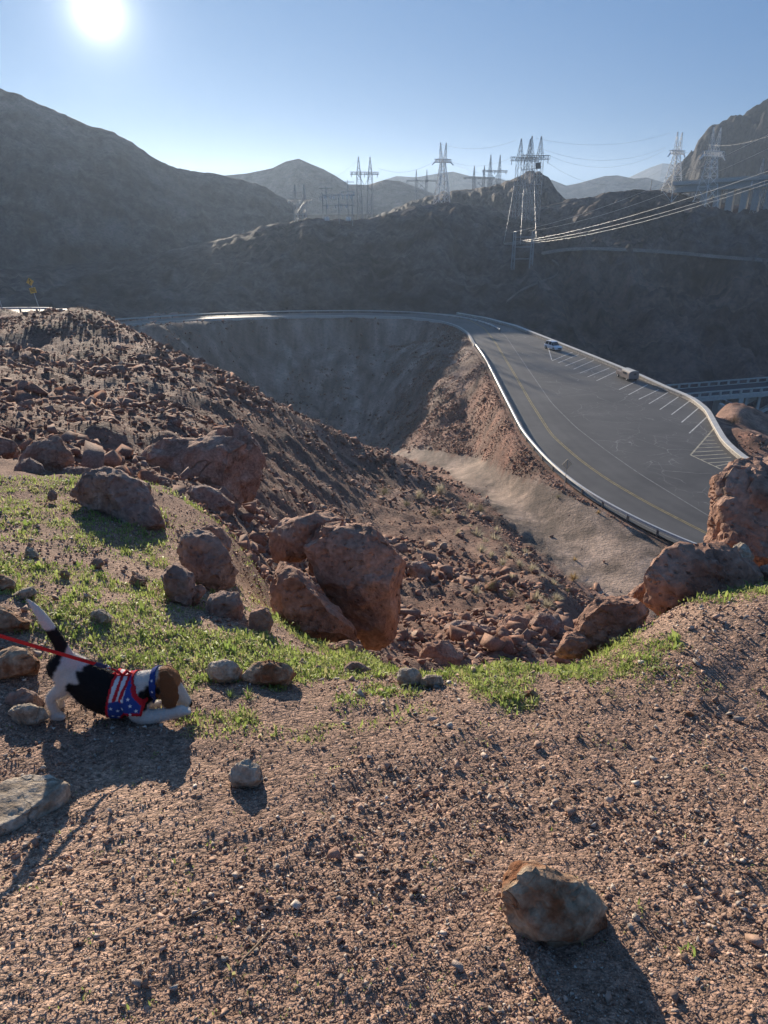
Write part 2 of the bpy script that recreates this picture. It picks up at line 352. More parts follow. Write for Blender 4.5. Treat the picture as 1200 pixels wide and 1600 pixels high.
# outer edge of the asphalt: 8.6 m from the near edge on the far bend, then the parapet
outer_far = offset(np.array([p for p in EDGE_L if proj(p)[0] < 640]), 8.6)
OUTER = resample(np.vstack([outer_far[:-2], WALL]), 170)
LOT = np.vstack([EDGE_L, OUTER[::-1]])[:, :2]
def in_poly(x, y, poly):
    c = np.zeros(x.shape, bool); n = len(poly)
    for i in range(n):
        x1, y1 = poly[i]; x2, y2 = poly[(i + 1) % n]
        if y1 == y2: continue
        k = ((y1 > y) != (y2 > y)) & (x < (x2 - x1) * (y - y1) / (y2 - y1) + x1); c ^= k
    return c
def d_line(x, y, P, closed=False):
    best = np.full(x.shape, 1e9); zz = np.zeros(x.shape)
    for i in range(len(P) - 1):
        a, b = P[i], P[i + 1]; dx, dy = b[0] - a[0], b[1] - a[1]; L = dx * dx + dy * dy + 1e-12
        t = np.clip(((x - a[0]) * dx + (y - a[1]) * dy) / L, 0, 1)
        d = (x - a[0] - t * dx) ** 2 + (y - a[1] - t * dy) ** 2
        k = d < best; best[k] = d[k]; zz[k] = (a[2] + t * (b[2] - a[2]))[k] if len(a) > 2 else 0
    return np.sqrt(best), zz
# the upper road on the left, above the talus
UPPER = np.array([atr(px, py, r) for px, py, r in ((-700, 470, 108), (-300, 476, 106), (0, 482, 104.5), (60, 486, 103), (105, 488, 101))])
UPPER[:, 2] = -11.9
UPPER = resample(UPPER, 40)
BOUNDARY = np.vstack([EDGE_L, OUTER[::-1], EDGE_L[:1]])
def height(x, y, rough=True):
    sh = np.shape(x); x = np.asarray(x, float).ravel(); y = np.asarray(y, float).ravel()
    z = tps(x, y); r = np.hypot(x, y)
    if rough:
        near = 1 - sstep(5, 12, r)
        z = z + near * (0.010 * fbm(x * 1.7, y * 1.7, s=3, o=3) + 0.012 * fbm(x * 6, y * 6, s=4, o=3) + 0.005 * noise(x * 28, y * 28, s=9))
        mid = sstep(5, 14, r) * (1 - sstep(170, 230, r))
        trk = np.zeros_like(z)
        k = np.where((r > 40) & (r < 130))[0]
        if len(k):
            d, _ = d_line(x[k], y[k], TRACK); trk[k] = 1 - sstep(3, 6, d)
        mid = mid * (1 - 0.85 * trk)
        z = z + sstep(110, 140, r) * (1 - sstep(190, 230, r)) * (.5 * fbm(np.arctan2(x + 5, y - 150) * 7, r * .03, s=15, o=4) + .5 * fbm(x * .35, y * .35, s=16, o=4))
        z = z + mid * (0.35 * fbm(x * 0.16, y * 0.16, s=11, o=3) + 0.16 * fbm(x * 0.9, y * 0.9, s=12, o=3) + 0.07 * noise(x * 4, y * 4, s=13))
    k = np.where((r > 30) & (r < 260))[0]
    if len(k):
        d, zz = d_line(x[k], y[k], BOUNDARY); ins = in_poly(x[k], y[k], LOT)
        f = np.where(ins, 1.0, 1 - sstep(0.6, 5.0, d)); z[k] = z[k] * (1 - f) + (np.where(ins, zz, zz) - 0.18) * f
        d2, zz2 = d_line(x[k], y[k], UPPER); f = 1 - sstep(4.2, 8.0, d2); z[k] = z[k] * (1 - f) + (zz2 - 0.15) * f
    return z.reshape(sh)
TRACK = np.array([atz(px, py, z) for px, py, z in ((600, 700, -39.5), (650, 708, -38.7), (720, 718, -36), (790, 742, -32.5), (850, 780, -30), (915, 835, -28.5), (980, 880, -28.1), (1050, 930, -28))])

TRK_PX = [(600, 700), (640, 703), (680, 702), (740, 712), (800, 738), (850, 753), (900, 778), (950, 803), (1010, 838), (1080, 880), (1150, 960), (1000, 960), (940, 927), (890, 902), (850, 872), (820, 842), (780, 802), (740, 768), (690, 733), (640, 718), (600, 712)]
def on_track(x, y, z, wob=0):
    px, py, d = proj(np.stack([x, y, z], 1)); r = np.hypot(x, y)
    return (in_poly(px + wob, py + wob, np.array(TRK_PX, float)) & (r > 48) & (r < 135)).astype(float)
NR = np.exp(np.linspace(math.log(0.35), math.log(2200), 4000))
def hit(px, py, rough=False, rmax=260):
    v = ray(px, py); h = math.hypot(v[0], v[1])
    r = np.exp(np.linspace(math.log(0.6), math.log(rmax), 700)); X, Y, Z = v[0] * r / h, v[1] * r / h, v[2] * r / h
    g = height(X, Y, rough); k = np.where(Z <= g)[0]
    if not len(k): return None
    i = max(k[0], 1); d0, d1 = Z[i - 1] - g[i - 1], Z[i] - g[i]; t = d0 / (d0 - d1 + 1e-12)
    rr = r[i - 1] + (r[i] - r[i - 1]) * t
    return np.array([v[0] * rr / h, v[1] * rr / h, v[2] * rr / h])

RM_AZ = (np.array([math.atan2(ray(px, 800)[0], ray(px, 800)[1]) for px in (-900, -400, 0, 200, 330, 420, 500, 600, 800, 1000, 1200, 1800)]), np.array([12, 11, 10.6, 10.3, 9.0, 7.2, 6.5, 4.2, 4.4, 5.4, 6.8, 8]))
# ------------------------------------------------------------------ ground sheet
NA, NRR = 500, 420
az = np.radians(np.concatenate([np.linspace(-80, -44, 50, endpoint=False), np.linspace(-44, 44, NA - 100, endpoint=False), np.linspace(44, 80, 50)]))
rr = np.exp(np.linspace(math.log(0.3), math.log(262), NRR))
AZ, RR = np.meshgrid(az, rr)
GX, GY = np.sin(AZ) * RR, np.cos(AZ) * RR
GZ = height(GX, GY)
V = np.stack([GX.ravel(), GY.ravel(), GZ.ravel()], 1)
i0 = (np.arange(NRR - 1)[:, None] * NA + np.arange(NA - 1)).ravel()
Q = np.stack([i0, i0 + 1, i0 + NA + 1, i0 + NA], 1)
# soil colours: pinkish gravel, olive turf soil, red talus, tan track, embankment
x, y, z = V.T; r = np.hypot(x, y); ppx, ppy, _ = proj(V)
n1 = fbm(x * 0.8, y * 0.8, s=21, o=4); n2 = fbm(x * 0.05, y * 0.05, s=22, o=3)
C = np.tile([.40, .266, .19], (len(V), 1))
def blend(C, col, f): return C * (1 - f[:, None]) + np.array(col) * f[:, None]
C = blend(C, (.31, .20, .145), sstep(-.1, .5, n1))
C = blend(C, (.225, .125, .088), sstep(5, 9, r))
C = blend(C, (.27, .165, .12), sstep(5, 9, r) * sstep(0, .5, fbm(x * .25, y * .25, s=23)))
emb = (ppx > 640) * sstep(60, 75, r)
C = blend(C, (.25, .125, .085), emb * 1.0)
C = blend(C, (.31, .23, .178), on_track(x, y, z, 10 * n1))
st = fbm(np.arctan2(x - 5, y - 128) * 26, r * .03, s=27, o=3)
C = blend(C, (.30, .18, .13), emb * sstep(.1, .7, st) * (1 - on_track(x, y, z)))
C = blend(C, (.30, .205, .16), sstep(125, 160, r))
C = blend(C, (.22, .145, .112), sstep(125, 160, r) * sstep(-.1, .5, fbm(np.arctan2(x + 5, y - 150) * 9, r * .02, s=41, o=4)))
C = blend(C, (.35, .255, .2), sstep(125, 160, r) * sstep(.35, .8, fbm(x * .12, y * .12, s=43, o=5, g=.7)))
C = C * np.clip(1 + .5 * fbm(x * .35, y * .35, s=29, o=4, g=.7) * sstep(30, 60, r), .5, 1.6)[:, None]
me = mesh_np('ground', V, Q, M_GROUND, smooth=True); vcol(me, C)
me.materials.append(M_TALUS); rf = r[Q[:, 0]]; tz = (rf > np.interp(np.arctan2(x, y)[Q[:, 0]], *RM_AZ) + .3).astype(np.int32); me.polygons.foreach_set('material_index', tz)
ground = link('ground', me, kind='structure')
# canyon floor far below, reaching out under the hills
me = mesh_np('canyon_floor', [(-3000, -60, -124), (3000, -60, -124), (3000, 3400, -124), (-3000, 3400, -124)], [[0, 1, 2, 3]], M_HILL); vcol(me, (.16, .12, .1))
link('canyon_floor', me, kind='structure')

# ------------------------------------------------------------------ hills and mountains
def hill(name, crest, foot, tint, gul=0.06, gscale=0.02, rug=0.0, n_az=280, n_r=75, prof=1.0, seed=1, tint2=None, zmin=-124, back=1.6, vtint=None):
    c = np.array([atr(*p) for p in crest]); f = np.array([atr(*p) for p in foot])
    ca, cr_, cz = np.arctan2(c[:, 0], c[:, 1]), np.hypot(c[:, 0], c[:, 1]), c[:, 2]
    fa, fr_, fz = np.arctan2(f[:, 0], f[:, 1]), np.hypot(f[:, 0], f[:, 1]), f[:, 2]
    a = np.linspace(min(ca[0], fa[0]), max(ca[-1], fa[-1]), n_az)
    CR, CZ, FR, FZ = np.interp(a, ca, cr_), np.interp(a, ca, cz), np.interp(a, fa, fr_), np.interp(a, fa, fz)
    t = np.concatenate([np.linspace(0, 1, n_r), 1 + np.linspace(0.02, back - 1, max(12, n_r // 4))])
    A, Tt = np.meshgrid(a, t); R_ = FR + (CR - FR) * Tt
    tt = np.clip(Tt, 0, 1); pr = tt ** prof
    Z = FZ + (CZ - FZ) * pr
    bk = np.clip((Tt - 1) / (back - 1), 0, 1); Z = Z - bk ** 1.4 * np.maximum((CZ - zmin), 20) * 0.8
    X, Y = np.sin(A) * R_, np.cos(A) * R_
    H = np.abs(CZ - FZ) + 10
    env = np.sin(np.pi * np.clip(Tt, 0, 1.0)) ** 0.7 * 0.95 + 0.05
    G = ridged(X * gscale, Y * gscale * 0.8, s=seed, o=5)
    Z = Z + gul * H * G * env
    Z = Z + gul * .28 * H * fbm(X * gscale * 5, Y * gscale * 5, s=seed + 3, o=4) * (env + .1)
    Z = Z + rug * fbm(A * 160, Tt * 6, s=seed + 5, o=4) * (0.25 + 0.75 * env)
    Vv = np.stack([X.ravel(), Y.ravel(), Z.ravel()], 1); na = n_az
    i0 = (np.arange(len(t) - 1)[:, None] * na + np.arange(na - 1)).ravel()
    Qd = np.stack([i0, i0 + 1, i0 + na + 1, i0 + na], 1)
    me = mesh_np(name, Vv, Qd, M_HILL, smooth=True)
    col = np.tile(np.array(tint, float), (len(Vv), 1))
    if tint2 is not None:
        fz_ = sstep(-.2, .6, fbm(X.ravel() * gscale * 1.2, Y.ravel() * gscale * 1.2, Z.ravel() * gscale * 2, s=seed + 9, o=4))
        col = blend(col, tint2, fz_)
    spk = fbm(X.ravel() * gscale * 9, Y.ravel() * gscale * 9, Z.ravel() * gscale * 9, s=seed + 12, o=4, g=.7)
    col = col * np.clip(1 + .55 * spk, .45, 1.9)[:, None]
    if vtint is not None: col = vtint(col, *proj(Vv)[:2], spk)
    vcol(me, col)
    return link(name, me, kind='structure')
def red_cliff(col, px, py, spk):
    f = sstep(860, 960, px + 60 * spk) * sstep(410, 470, py + 40 * spk); return blend(col, (.21, .125, .10), f * (.55 + .35 * np.clip(spk, -1, 1)))

hill('distant_mountain', [(860, 330, 3000), (940, 300, 3000), (985, 276, 3000), (1015, 262, 3000), (1035, 255, 3000), (1060, 257, 3000), (1090, 268, 3000), (1130, 290, 3000), (1200, 310, 3000)],
     [(860, 340, 2620), (1200, 340, 2620)], (.10, .09, .09), gul=.025, gscale=.003, seed=31)
hill('far_range', [(480, 320, 1700), (540, 300, 1700), (590, 284, 1700), (620, 275, 1700), (650, 277, 1700), (690, 270, 1700), (708, 268, 1700), (735, 275, 1700), (770, 277, 1700), (800, 284, 1700), (840, 288, 1700), (862, 281, 1700), (885, 290, 1700), (905, 286, 1700), (945, 275, 1700), (965, 274, 1700), (990, 279, 1700), (1010, 277, 1700), (1040, 286, 1700), (1100, 300, 1700), (1250, 310, 1700)],
     [(480, 335, 1560), (1250, 335, 1560)], (.09, .08, .08), gul=.03, gscale=.006, seed=33, n_az=300)
hill('shadowed_ridge', [(250, 300, 900), (330, 276, 900), (385, 271, 900), (425, 263, 900), (447, 252, 900), (467, 248, 900), (485, 256, 900), (505, 264, 900), (525, 275, 900), (545, 288, 900), (575, 289, 900), (600, 281, 900), (625, 283, 900), (655, 294, 900), (700, 312, 900), (760, 330, 900)],
     [(250, 345, 790), (500, 335, 800), (760, 335, 800)], (.10, .085, .075), gul=.03, gscale=.014, seed=35, tint2=(.07, .06, .055))
hill('sunward_mountain', [(-900, 40, 505), (-500, 60, 488), (-200, 95, 474), (0, 139, 455), (35, 150, 455), (60, 163, 455), (100, 180, 455), (135, 196, 455), (175, 206, 455), (200, 219, 455), (235, 243, 455), (265, 259, 455), (300, 268, 464), (350, 274, 474), (410, 290, 488), (480, 330, 505)],
     [(-900, 480, 300), (0, 450, 320), (250, 440, 330), (480, 370, 420)], (.11, .092, .082), gul=.05, gscale=.012, rug=1.2, seed=37, tint2=(.08, .068, .06), n_az=330)
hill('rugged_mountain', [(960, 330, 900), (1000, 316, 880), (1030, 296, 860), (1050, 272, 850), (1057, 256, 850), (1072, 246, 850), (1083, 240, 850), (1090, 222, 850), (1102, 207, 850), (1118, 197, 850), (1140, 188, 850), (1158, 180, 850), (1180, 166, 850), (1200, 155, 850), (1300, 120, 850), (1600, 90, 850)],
     [(960, 345, 730), (1200, 355, 720), (1600, 355, 720)], (.024, .022, .025), gul=.13, gscale=.022, rug=4.5, seed=39, tint2=(.016, .015, .018), n_az=300)  # near-black tint: shade put into the colour of a sun-facing flank
hill('rocky_knob', [(560, 350, 470), (640, 316, 470), (690, 303, 470), (730, 296, 470), (765, 292, 470), (790, 284, 470), (812, 274, 470), (828, 268, 470), (845, 269, 470), (857, 279, 470), (866, 293, 470), (880, 308, 470), (905, 322, 470), (960, 345, 470)],
     [(560, 370, 380), (760, 360, 380), (960, 375, 380)], (.10, .082, .072), gul=.10, gscale=.02, rug=1.6, seed=41, tint2=(.07, .06, .055), n_az=300)
hill('canyon_hillside', [(-900, 395, 300), (-300, 400, 300), (0, 420, 305), (200, 408, 300), (290, 386, 296), (380, 366, 293), (430, 350, 291), (470, 345, 290), (500, 341, 290), (560, 345, 295), (600, 336, 300), (650, 322, 305), (700, 316, 315), (740, 322, 330), (790, 330, 350), (850, 322, 370), (900, 312, 385), (960, 303, 400), (1010, 298, 400), (1050, 303, 400), (1100, 312, 400), (1150, 318, 400), (1200, 322, 400), (1700, 330, 400)],
     [(-900, 520, 175), (0, 505, 190), (200, 505, 205), (330, 498, 222), (450, 492, 236), (560, 490, 238), (680, 489, 238), (740, 494, 232), (800, 520, 222), (860, 560, 215), (930, 610, 212), (1000, 640, 212), (1100, 690, 215), (1200, 720, 215), (1700, 760, 215)],
     (.115, .09, .082), gul=.11, gscale=.028, rug=0.8, seed=43, tint2=(.062, .052, .05), vtint=red_cliff, n_az=520, n_r=150)
# ------------------------------------------------------------------ roads
def asphalt_mat():
    m, t, b = new_mat('asphalt', 0.62, 0.5); N = t.nodes.new; Lk = t.links.new
    tc = N('ShaderNodeTexCoord'); co = tc.outputs['Object']
    n1 = N('ShaderNodeTexNoise'); n1.inputs['Scale'].default_value = 0.12; n1.inputs['Detail'].default_value = 8; n1.inputs['Roughness'].default_value = .65; Lk(co, n1.inputs['Vector'])
    cr = N('ShaderNodeValToRGB'); e = cr.color_ramp.elements; e[0].position = .3; e[1].position = .72
    e[0].color = (.064, .059, .053, 1); e[1].color = (.128, .118, .104, 1); Lk(n1.outputs['Fac'], cr.inputs[0])
    at = N('ShaderNodeAttribute'); at.attribute_name = 'tint'
    # sealed cracks: a warped cell network, only on the old parking lot (tint.g)
    nw = N('ShaderNodeTexNoise'); nw.inputs['Scale'].default_value = .35; nw.inputs['Detail'].default_value = 4; Lk(co, nw.inputs['Vector'])
    mw = N('ShaderNodeMix'); mw.data_type = 'RGBA'; mw.blend_type = 'LINEAR_LIGHT'; mw.inputs[0].default_value = .9; Lk(co, mw.inputs[6]); Lk(nw.outputs['Color'], mw.inputs[7])
    sep = N('ShaderNodeSeparateColor'); Lk(at.outputs['Color'], sep.inputs[0])
    tot = None
    for sc, wd in ((.19, .014), (.42, .016)):
        vo = N('ShaderNodeTexVoronoi'); vo.feature = 'DISTANCE_TO_EDGE'; vo.inputs['Scale'].default_value = sc; Lk(mw.outputs[2], vo.inputs['Vector'])
        mr = N('ShaderNodeMapRange'); mr.inputs[1].default_value = 0; mr.inputs[2].default_value = wd; mr.inputs[3].default_value = 1; mr.inputs[4].default_value = 0; Lk(vo.outputs['Distance'], mr.inputs[0])
        nn = N('ShaderNodeTexNoise'); nn.inputs['Scale'].default_value = .11 if tot is None else .2; Lk(co, nn.inputs['Vector'])
        m2 = N('ShaderNodeMapRange'); m2.inputs[1].default_value = .46; m2.inputs[2].default_value = .6; Lk(nn.outputs['Fac'], m2.inputs[0])
        mu = N('ShaderNodeMath'); mu.operation = 'MULTIPLY'; Lk(mr.outputs[0], mu.inputs[0]); Lk(m2.outputs[0], mu.inputs[1])
        if tot is None: tot = mu.outputs[0]
        else:
            ad = N('ShaderNodeMath'); ad.operation = 'MAXIMUM'; Lk(tot, ad.inputs[0]); Lk(mu.outputs[0], ad.inputs[1]); tot = ad.outputs[0]
    mu = N('ShaderNodeMath'); mu.operation = 'MULTIPLY'; Lk(tot, mu.inputs[0]); Lk(sep.outputs[1], mu.inputs[1])
    m3 = N('ShaderNodeMath'); m3.operation = 'MULTIPLY'; m3.inputs[1].default_value = .95; Lk(mu.outputs[0], m3.inputs[0])
    mx = N('ShaderNodeMix'); mx.data_type = 'RGBA'; Lk(m3.outputs[0], mx.inputs[0]); Lk(cr.outputs[0], mx.inputs[6]); mx.inputs[7].default_value = (.27, .255, .23, 1)
    # tint.r: wear (pale tyre tracks)
    m4 = N('ShaderNodeMix'); m4.data_type = 'RGBA'; m4.blend_type = 'MULTIPLY'; m4.inputs[0].default_value = 1
    cb = N('ShaderNodeCombineColor'); [Lk(sep.outputs[0], cb.inputs[i]) for i in range(3)]
    Lk(mx.outputs[2], m4.inputs[6]); Lk(cb.outputs[0], m4.inputs[7]); Lk(m4.outputs[2], b.inputs['Base Color'])
    nb = N('ShaderNodeTexNoise'); nb.inputs['Scale'].default_value = 14; nb.inputs['Detail'].default_value = 6; Lk(co, nb.inputs['Vector'])
    bp = N('ShaderNodeBump'); bp.inputs['Strength'].default_value = .25; bp.inputs['Distance'].default_value = .02; Lk(nb.outputs['Fac'], bp.inputs['Height']); Lk(bp.outputs[0], b.inputs['Normal'])
    return m
M_ASPH = asphalt_mat()
M_YELLOW = flat_mat('faded_yellow_paint', (.36, .28, .13), rough=.8, var=.3, scale=1.5)
M_LINE = flat_mat('faded_white_paint', (.62, .60, .55), rough=.8, var=.25, scale=1.5)
M_LINE2 = flat_mat('worn_edge_paint', (.26, .255, .24), rough=.8, var=.3, scale=1.5)

nL = 260; A_, B_ = resample(EDGE_L, nL), resample(OUTER, nL)
cols = 46; tt = np.linspace(0, 1, cols)
YEL_PX = ((640, 492), (700, 492.5), (735, 501), (757, 513), (774, 535), (800, 578), (830, 630), (862, 680), (905, 718), (950, 750), (1010, 785), (1105, 834), (1200, 880))
WHT_PX = ((640, 489.5), (720, 491), (765, 503), (790, 525), (826, 578), (862, 630), (900, 668), (950, 706), (1000, 741), (1110, 808), (1220, 870))
YEL = resample([atz(px, py, ZR) for px, py in YEL_PX], 120); WHT = resample([atz(px, py, ZR) for px, py in WHT_PX], 120)
Vr = (A_[:, None, :] * (1 - tt[None, :, None]) + B_[:, None, :] * tt[None, :, None]).reshape(-1, 3)
i0 = (np.arange(nL - 1)[:, None] * cols + np.arange(cols - 1)).ravel()
Qr = np.stack([i0, i0 + 1, i0 + cols + 1, i0 + cols], 1)
me = mesh_np('road', Vr, Qr, M_ASPH)
dn = d_line(Vr[:, 0], Vr[:, 1], A_)[0]; dy_ = d_line(Vr[:, 0], Vr[:, 1], YEL)[0]
dw = d_line(Vr[:, 0], Vr[:, 1], WHT)[0]
lot = (in_poly(Vr[:, 0], Vr[:, 1], np.vstack([WHT[:, :2], WALL[::-1, :2]])) * sstep(0.3, 1.5, dw))
wear = 1.0 + .22 * np.exp(-((dy_ - 1.1) / .5) ** 2) + .18 * np.exp(-((dy_ - 2.8) / .5) ** 2)
vcol(me, np.stack([wear * np.where(lot > .3, 1.05, 1.0), lot, lot * 0], 1))
link('road', me, kind='structure')

def ribbon(P, w, z=0.012):
    P = np.asarray(P, float); T = np.gradient(P[:, :2], axis=0); T /= np.linalg.norm(T, axis=1)[:, None] + 1e-12
    nx, ny = -T[:, 1] * w / 2, T[:, 0] * w / 2
    a = P.copy(); a[:, 0] += nx; a[:, 1] += ny; b = P.copy(); b[:, 0] -= nx; b[:, 1] -= ny
    V = np.vstack([a, b]); V[:, 2] += z; n = len(P)
    return V, [[i + n, i + 1 + n, i + 1, i] for i in range(n - 1)]
def paint(name, P, w, mat, z=0.012):
    V, Fs = ribbon(P, w, z); return link(name, mesh_np(name, V, Fs, mat), kind='structure')
for o in (-.13, .13): paint('yellow_centre_line', offset(YEL, o), .13, M_YELLOW)
paint('white_edge_line', WHT, .16, M_LINE2)
paint('white_edge_line', offset(np.array([p for p in EDGE_L]), .55), .13, M_LINE2)
# parking stripes
ST = [((856, 541), (862, 562)), ((862, 564), (895, 550)), ((872, 567), (904, 554)), ((883, 572), (916, 559)), ((896, 577), (928, 563)), ((906, 583), (939, 570)), ((918, 589), (952, 575)), ((932, 595), (964, 580)),
      ((967, 609), (992, 597)), ((982, 617), (1012, 601)), ((998, 624), (1029, 609)), ((1014, 631), (1044, 613)), ((1031, 640), (1060, 620)), ((1049, 648), (1077, 627)), ((1065, 660), (1092, 637)), ((1077, 677), (1105, 651))]
for a, b in ST: paint('parking_stripe', resample([atz(*a, ZR), atz(*b, ZR)], 3), .19, M_LINE)
paint('parking_stripe', resample([atz(945, 601, ZR), atz(967, 609, ZR)], 3), .12, M_LINE2)
# hatched corner
hA, hB, hC = atz(1079, 711, ZR), atz(1117, 668, ZR), atz(1126, 733, ZR)
M_HATCH = flat_mat('faded_cream_paint', (.52, .46, .34), rough=.8, var=.3, scale=1.5)
paint('hatch_outline', resample([hB, hA], 3), .2, M_HATCH); paint('hatch_outline', resample([hA, hC], 3), .2, M_HATCH)
for k in range(11):
    t = (k + .6) / 11.3
    a = hB + (hA - hB) * min(1, t * 1.55) if t < .645 else hA + (hC - hA) * ((t - .645) / .355)
    i = int(np.argmin(np.abs(proj(WALL)[1] - (670 + t * 56)))); b = WALL[i] + (a - WALL[i]) / np.linalg.norm(a - WALL[i]) * .9
    paint('hatch_stripe', resample([a, b], 3), .2, M_HATCH)
# upper road on the left
V, Fs = ribbon(UPPER, 7.5, 0.0); me = mesh_np('upper_road', V, Fs, M_ASPH); vcol(me, (1, 0, 0)); link('upper_road', me, kind='structure')

# ------------------------------------------------------------------ parapet wall round the lot
def wall_mesh(P, h, th, z0=-.4):
    L, R = offset(P, th / 2), offset(P, -th / 2); n = len(P); V = []
    for Qp, dz in ((L, z0), (L, h), (R, h), (R, z0)):
        q = Qp.copy(); q[:, 2] += dz; V.append(q)
    V = np.vstack(V); Fs = []
    for i in range(n - 1):
        for k in range(3): Fs.append([k * n + i, k * n + i + 1, (k + 1) * n + i + 1, (k + 1) * n + i])
    Fs.append([0, n, 2 * n, 3 * n]); Fs.append([n - 1, 4 * n - 1, 3 * n - 1, 2 * n - 1])
    return V, Fs
M_PARAPET = rock_mat('masonry_parapet', [(.22, .19, .16), (.42, .38, .33), (.55, .51, .45)], scale=1.5, bump=.9, bscale=3.5, dist=.08)
M_CAP = flat_mat('pale_concrete_cap', (.66, .63, .57), rough=.7, scale=1.0)
wp = WALL[3:]
par = empty('parapet_wall', tuple(wp[0]), 'low pale parapet wall curving round the far side of the parking lot', 'wall')
def kid(o, p):
    o.parent = p; o.matrix_parent_inverse = Matrix.Translation(-Vector(p.location)) if p.rotation_euler.z == 0 else p.matrix_world.inverted(); return o
V, Fs = wall_mesh(wp, .5, .5); kid(link('wall_body', mesh_np('wall_body', V, Fs, M_PARAPET)), par)
cp = wp.copy(); cp[:, 2] += .5
V, Fs = wall_mesh(cp, .16, .72, .0); kid(link('coping', mesh_np('coping', V, Fs, M_CAP)), par)

# ------------------------------------------------------------------ guard rails
def guard_rail(name, P, label, spacing=3.8, group=None, h=.72):
    g = empty(name, tuple(P[0]), label, 'guardrail', group)
    s = np.concatenate([[0], np.cumsum(np.linalg.norm(np.diff(P, axis=0), axis=1))]); n = max(2, int(s[-1] / spacing) + 1)
    Pp = np.stack([np.interp(np.linspace(0, s[-1], n), s, P[:, k]) for k in range(3)], 1)
    T = np.gradient(Pp[:, :2], axis=0)
    pm = MB().box((0, 0, h / 2 - .22), (.16, .2, h + .36)).build('post', M_POST, None); pme = pm.data; bpy.data.objects.remove(pm)
    for p, t in zip(Pp, T):
        o = link('post', pme, g); o.location = Vector(p) - Vector(P[0]); o.rotation_euler = (0, 0, math.atan2(t[1], t[0]))
    # W-beam profile swept along the line, wrapped over both faces of the posts
    prof = [(-.10, .05), (-.13, .09), (-.09, .16), (-.13, .24), (-.10, .28), (.10, .28), (.13, .24), (.09, .16), (.13, .09), (.10, .05)]
    V = []; n2 = len(P)
    for d, dz in prof:
        q = offset(P, d); q[:, 2] += h - .3 + dz; V.append(q)
    m = len(prof); V = np.vstack(V); Fs = [[k * n2 + i, k * n2 + i + 1, ((k + 1) % m) * n2 + i + 1, ((k + 1) % m) * n2 + i] for k in range(m) for i in range(n2 - 1)]
    b = link('beam', mesh_np('beam', V, Fs, M_RAIL)); kid(b, g)
    return g
M_RAIL = flat_mat('sunlit_rail_steel', (.62, .61, .58), rough=.5, metal=.15)  # pale colour stands in for the sun glaring off the rail
M_POST = flat_mat('weathered_post', (.23, .2, .17), rough=.8)
px_l = proj(EDGE_L)[0]
i_a = int(np.argmax(px_l > 728)); i_b = int(np.argmax(px_l > 742)); i_c = int(np.argmax(px_l > 1230))
gl = offset(EDGE_L, .1)
guard_rail('guard_rail', resample(gl[i_b:i_c], 90), 'long bright steel guardrail along the lower side of the curving road')
# pale kerb along the far bend
kb = empty('roadside_kerb', tuple(gl[0]), 'pale concrete kerb edging the far shadowed bend of the road', 'kerb')
V, Fs = wall_mesh(gl[:i_b], .32, .45); kid(link('kerb_body', mesh_np('kerb_body', V, Fs, M_CONC)), kb)
guard_rail('guard_rail', resample(offset(UPPER, -3.2)[5:], 40), 'guardrail on top of the rocky slope at the left edge', spacing=2.0, h=1.05)
# the guard rail behind the far road
fo = offset(EDGE_L[:i_a], 8.9); 
guard_rail('guard_rail', resample(fo, 40), 'thin dark guardrail on the outer side of the far bend', spacing=4.0)

# ------------------------------------------------------------------ boulders
def hull_bm(bm, pts):
    vs = [bm.verts.new(tuple(map(float, p))) for p in pts]
    res = bmesh.ops.convex_hull(bm, input=vs)
    bmesh.ops.delete(bm, geom=[v for v in bm.verts if not v.link_faces], context='VERTS')
def remesh_np(name, bm, vox, smooth_it, mat, disp=(), smooth=True, dust=None):
    me = bpy.data.meshes.new(name); bm.to_mesh(me); bm.free()
    o = bpy.data.objects.new('tmp', me); COL.objects.link(o)
    m = o.modifiers.new('r', 'REMESH'); m.mode = 'VOXEL'; m.voxel_size = vox
    if smooth_it:
        s = o.modifiers.new('s', 'SMOOTH'); s.factor = .5; s.iterations = smooth_it
    dg = bpy.context.evaluated_depsgraph_get(); dg.update()
    me2 = bpy.data.meshes.new_from_object(o.evaluated_get(dg)); me2.name = name
    bpy.data.objects.remove(o); bpy.data.meshes.remove(me)
    n = len(me2.vertices); co = np.empty(n * 3, np.float32); me2.vertices.foreach_get('co', co); co = co.reshape(-1, 3).astype(float)
    no = np.empty(n * 3, np.float32); me2.vertices.foreach_get('normal', no); no = no.reshape(-1, 3)
    for fn in disp: co = co + no * fn(co)[:, None]
    me2.vertices.foreach_set('co', co.astype(np.float32).ravel())
    me2.materials.clear(); me2.materials.append(mat)
    me2.polygons.foreach_set('use_smooth', np.full(len(me2.polygons), smooth)); me2.update()
    return me2
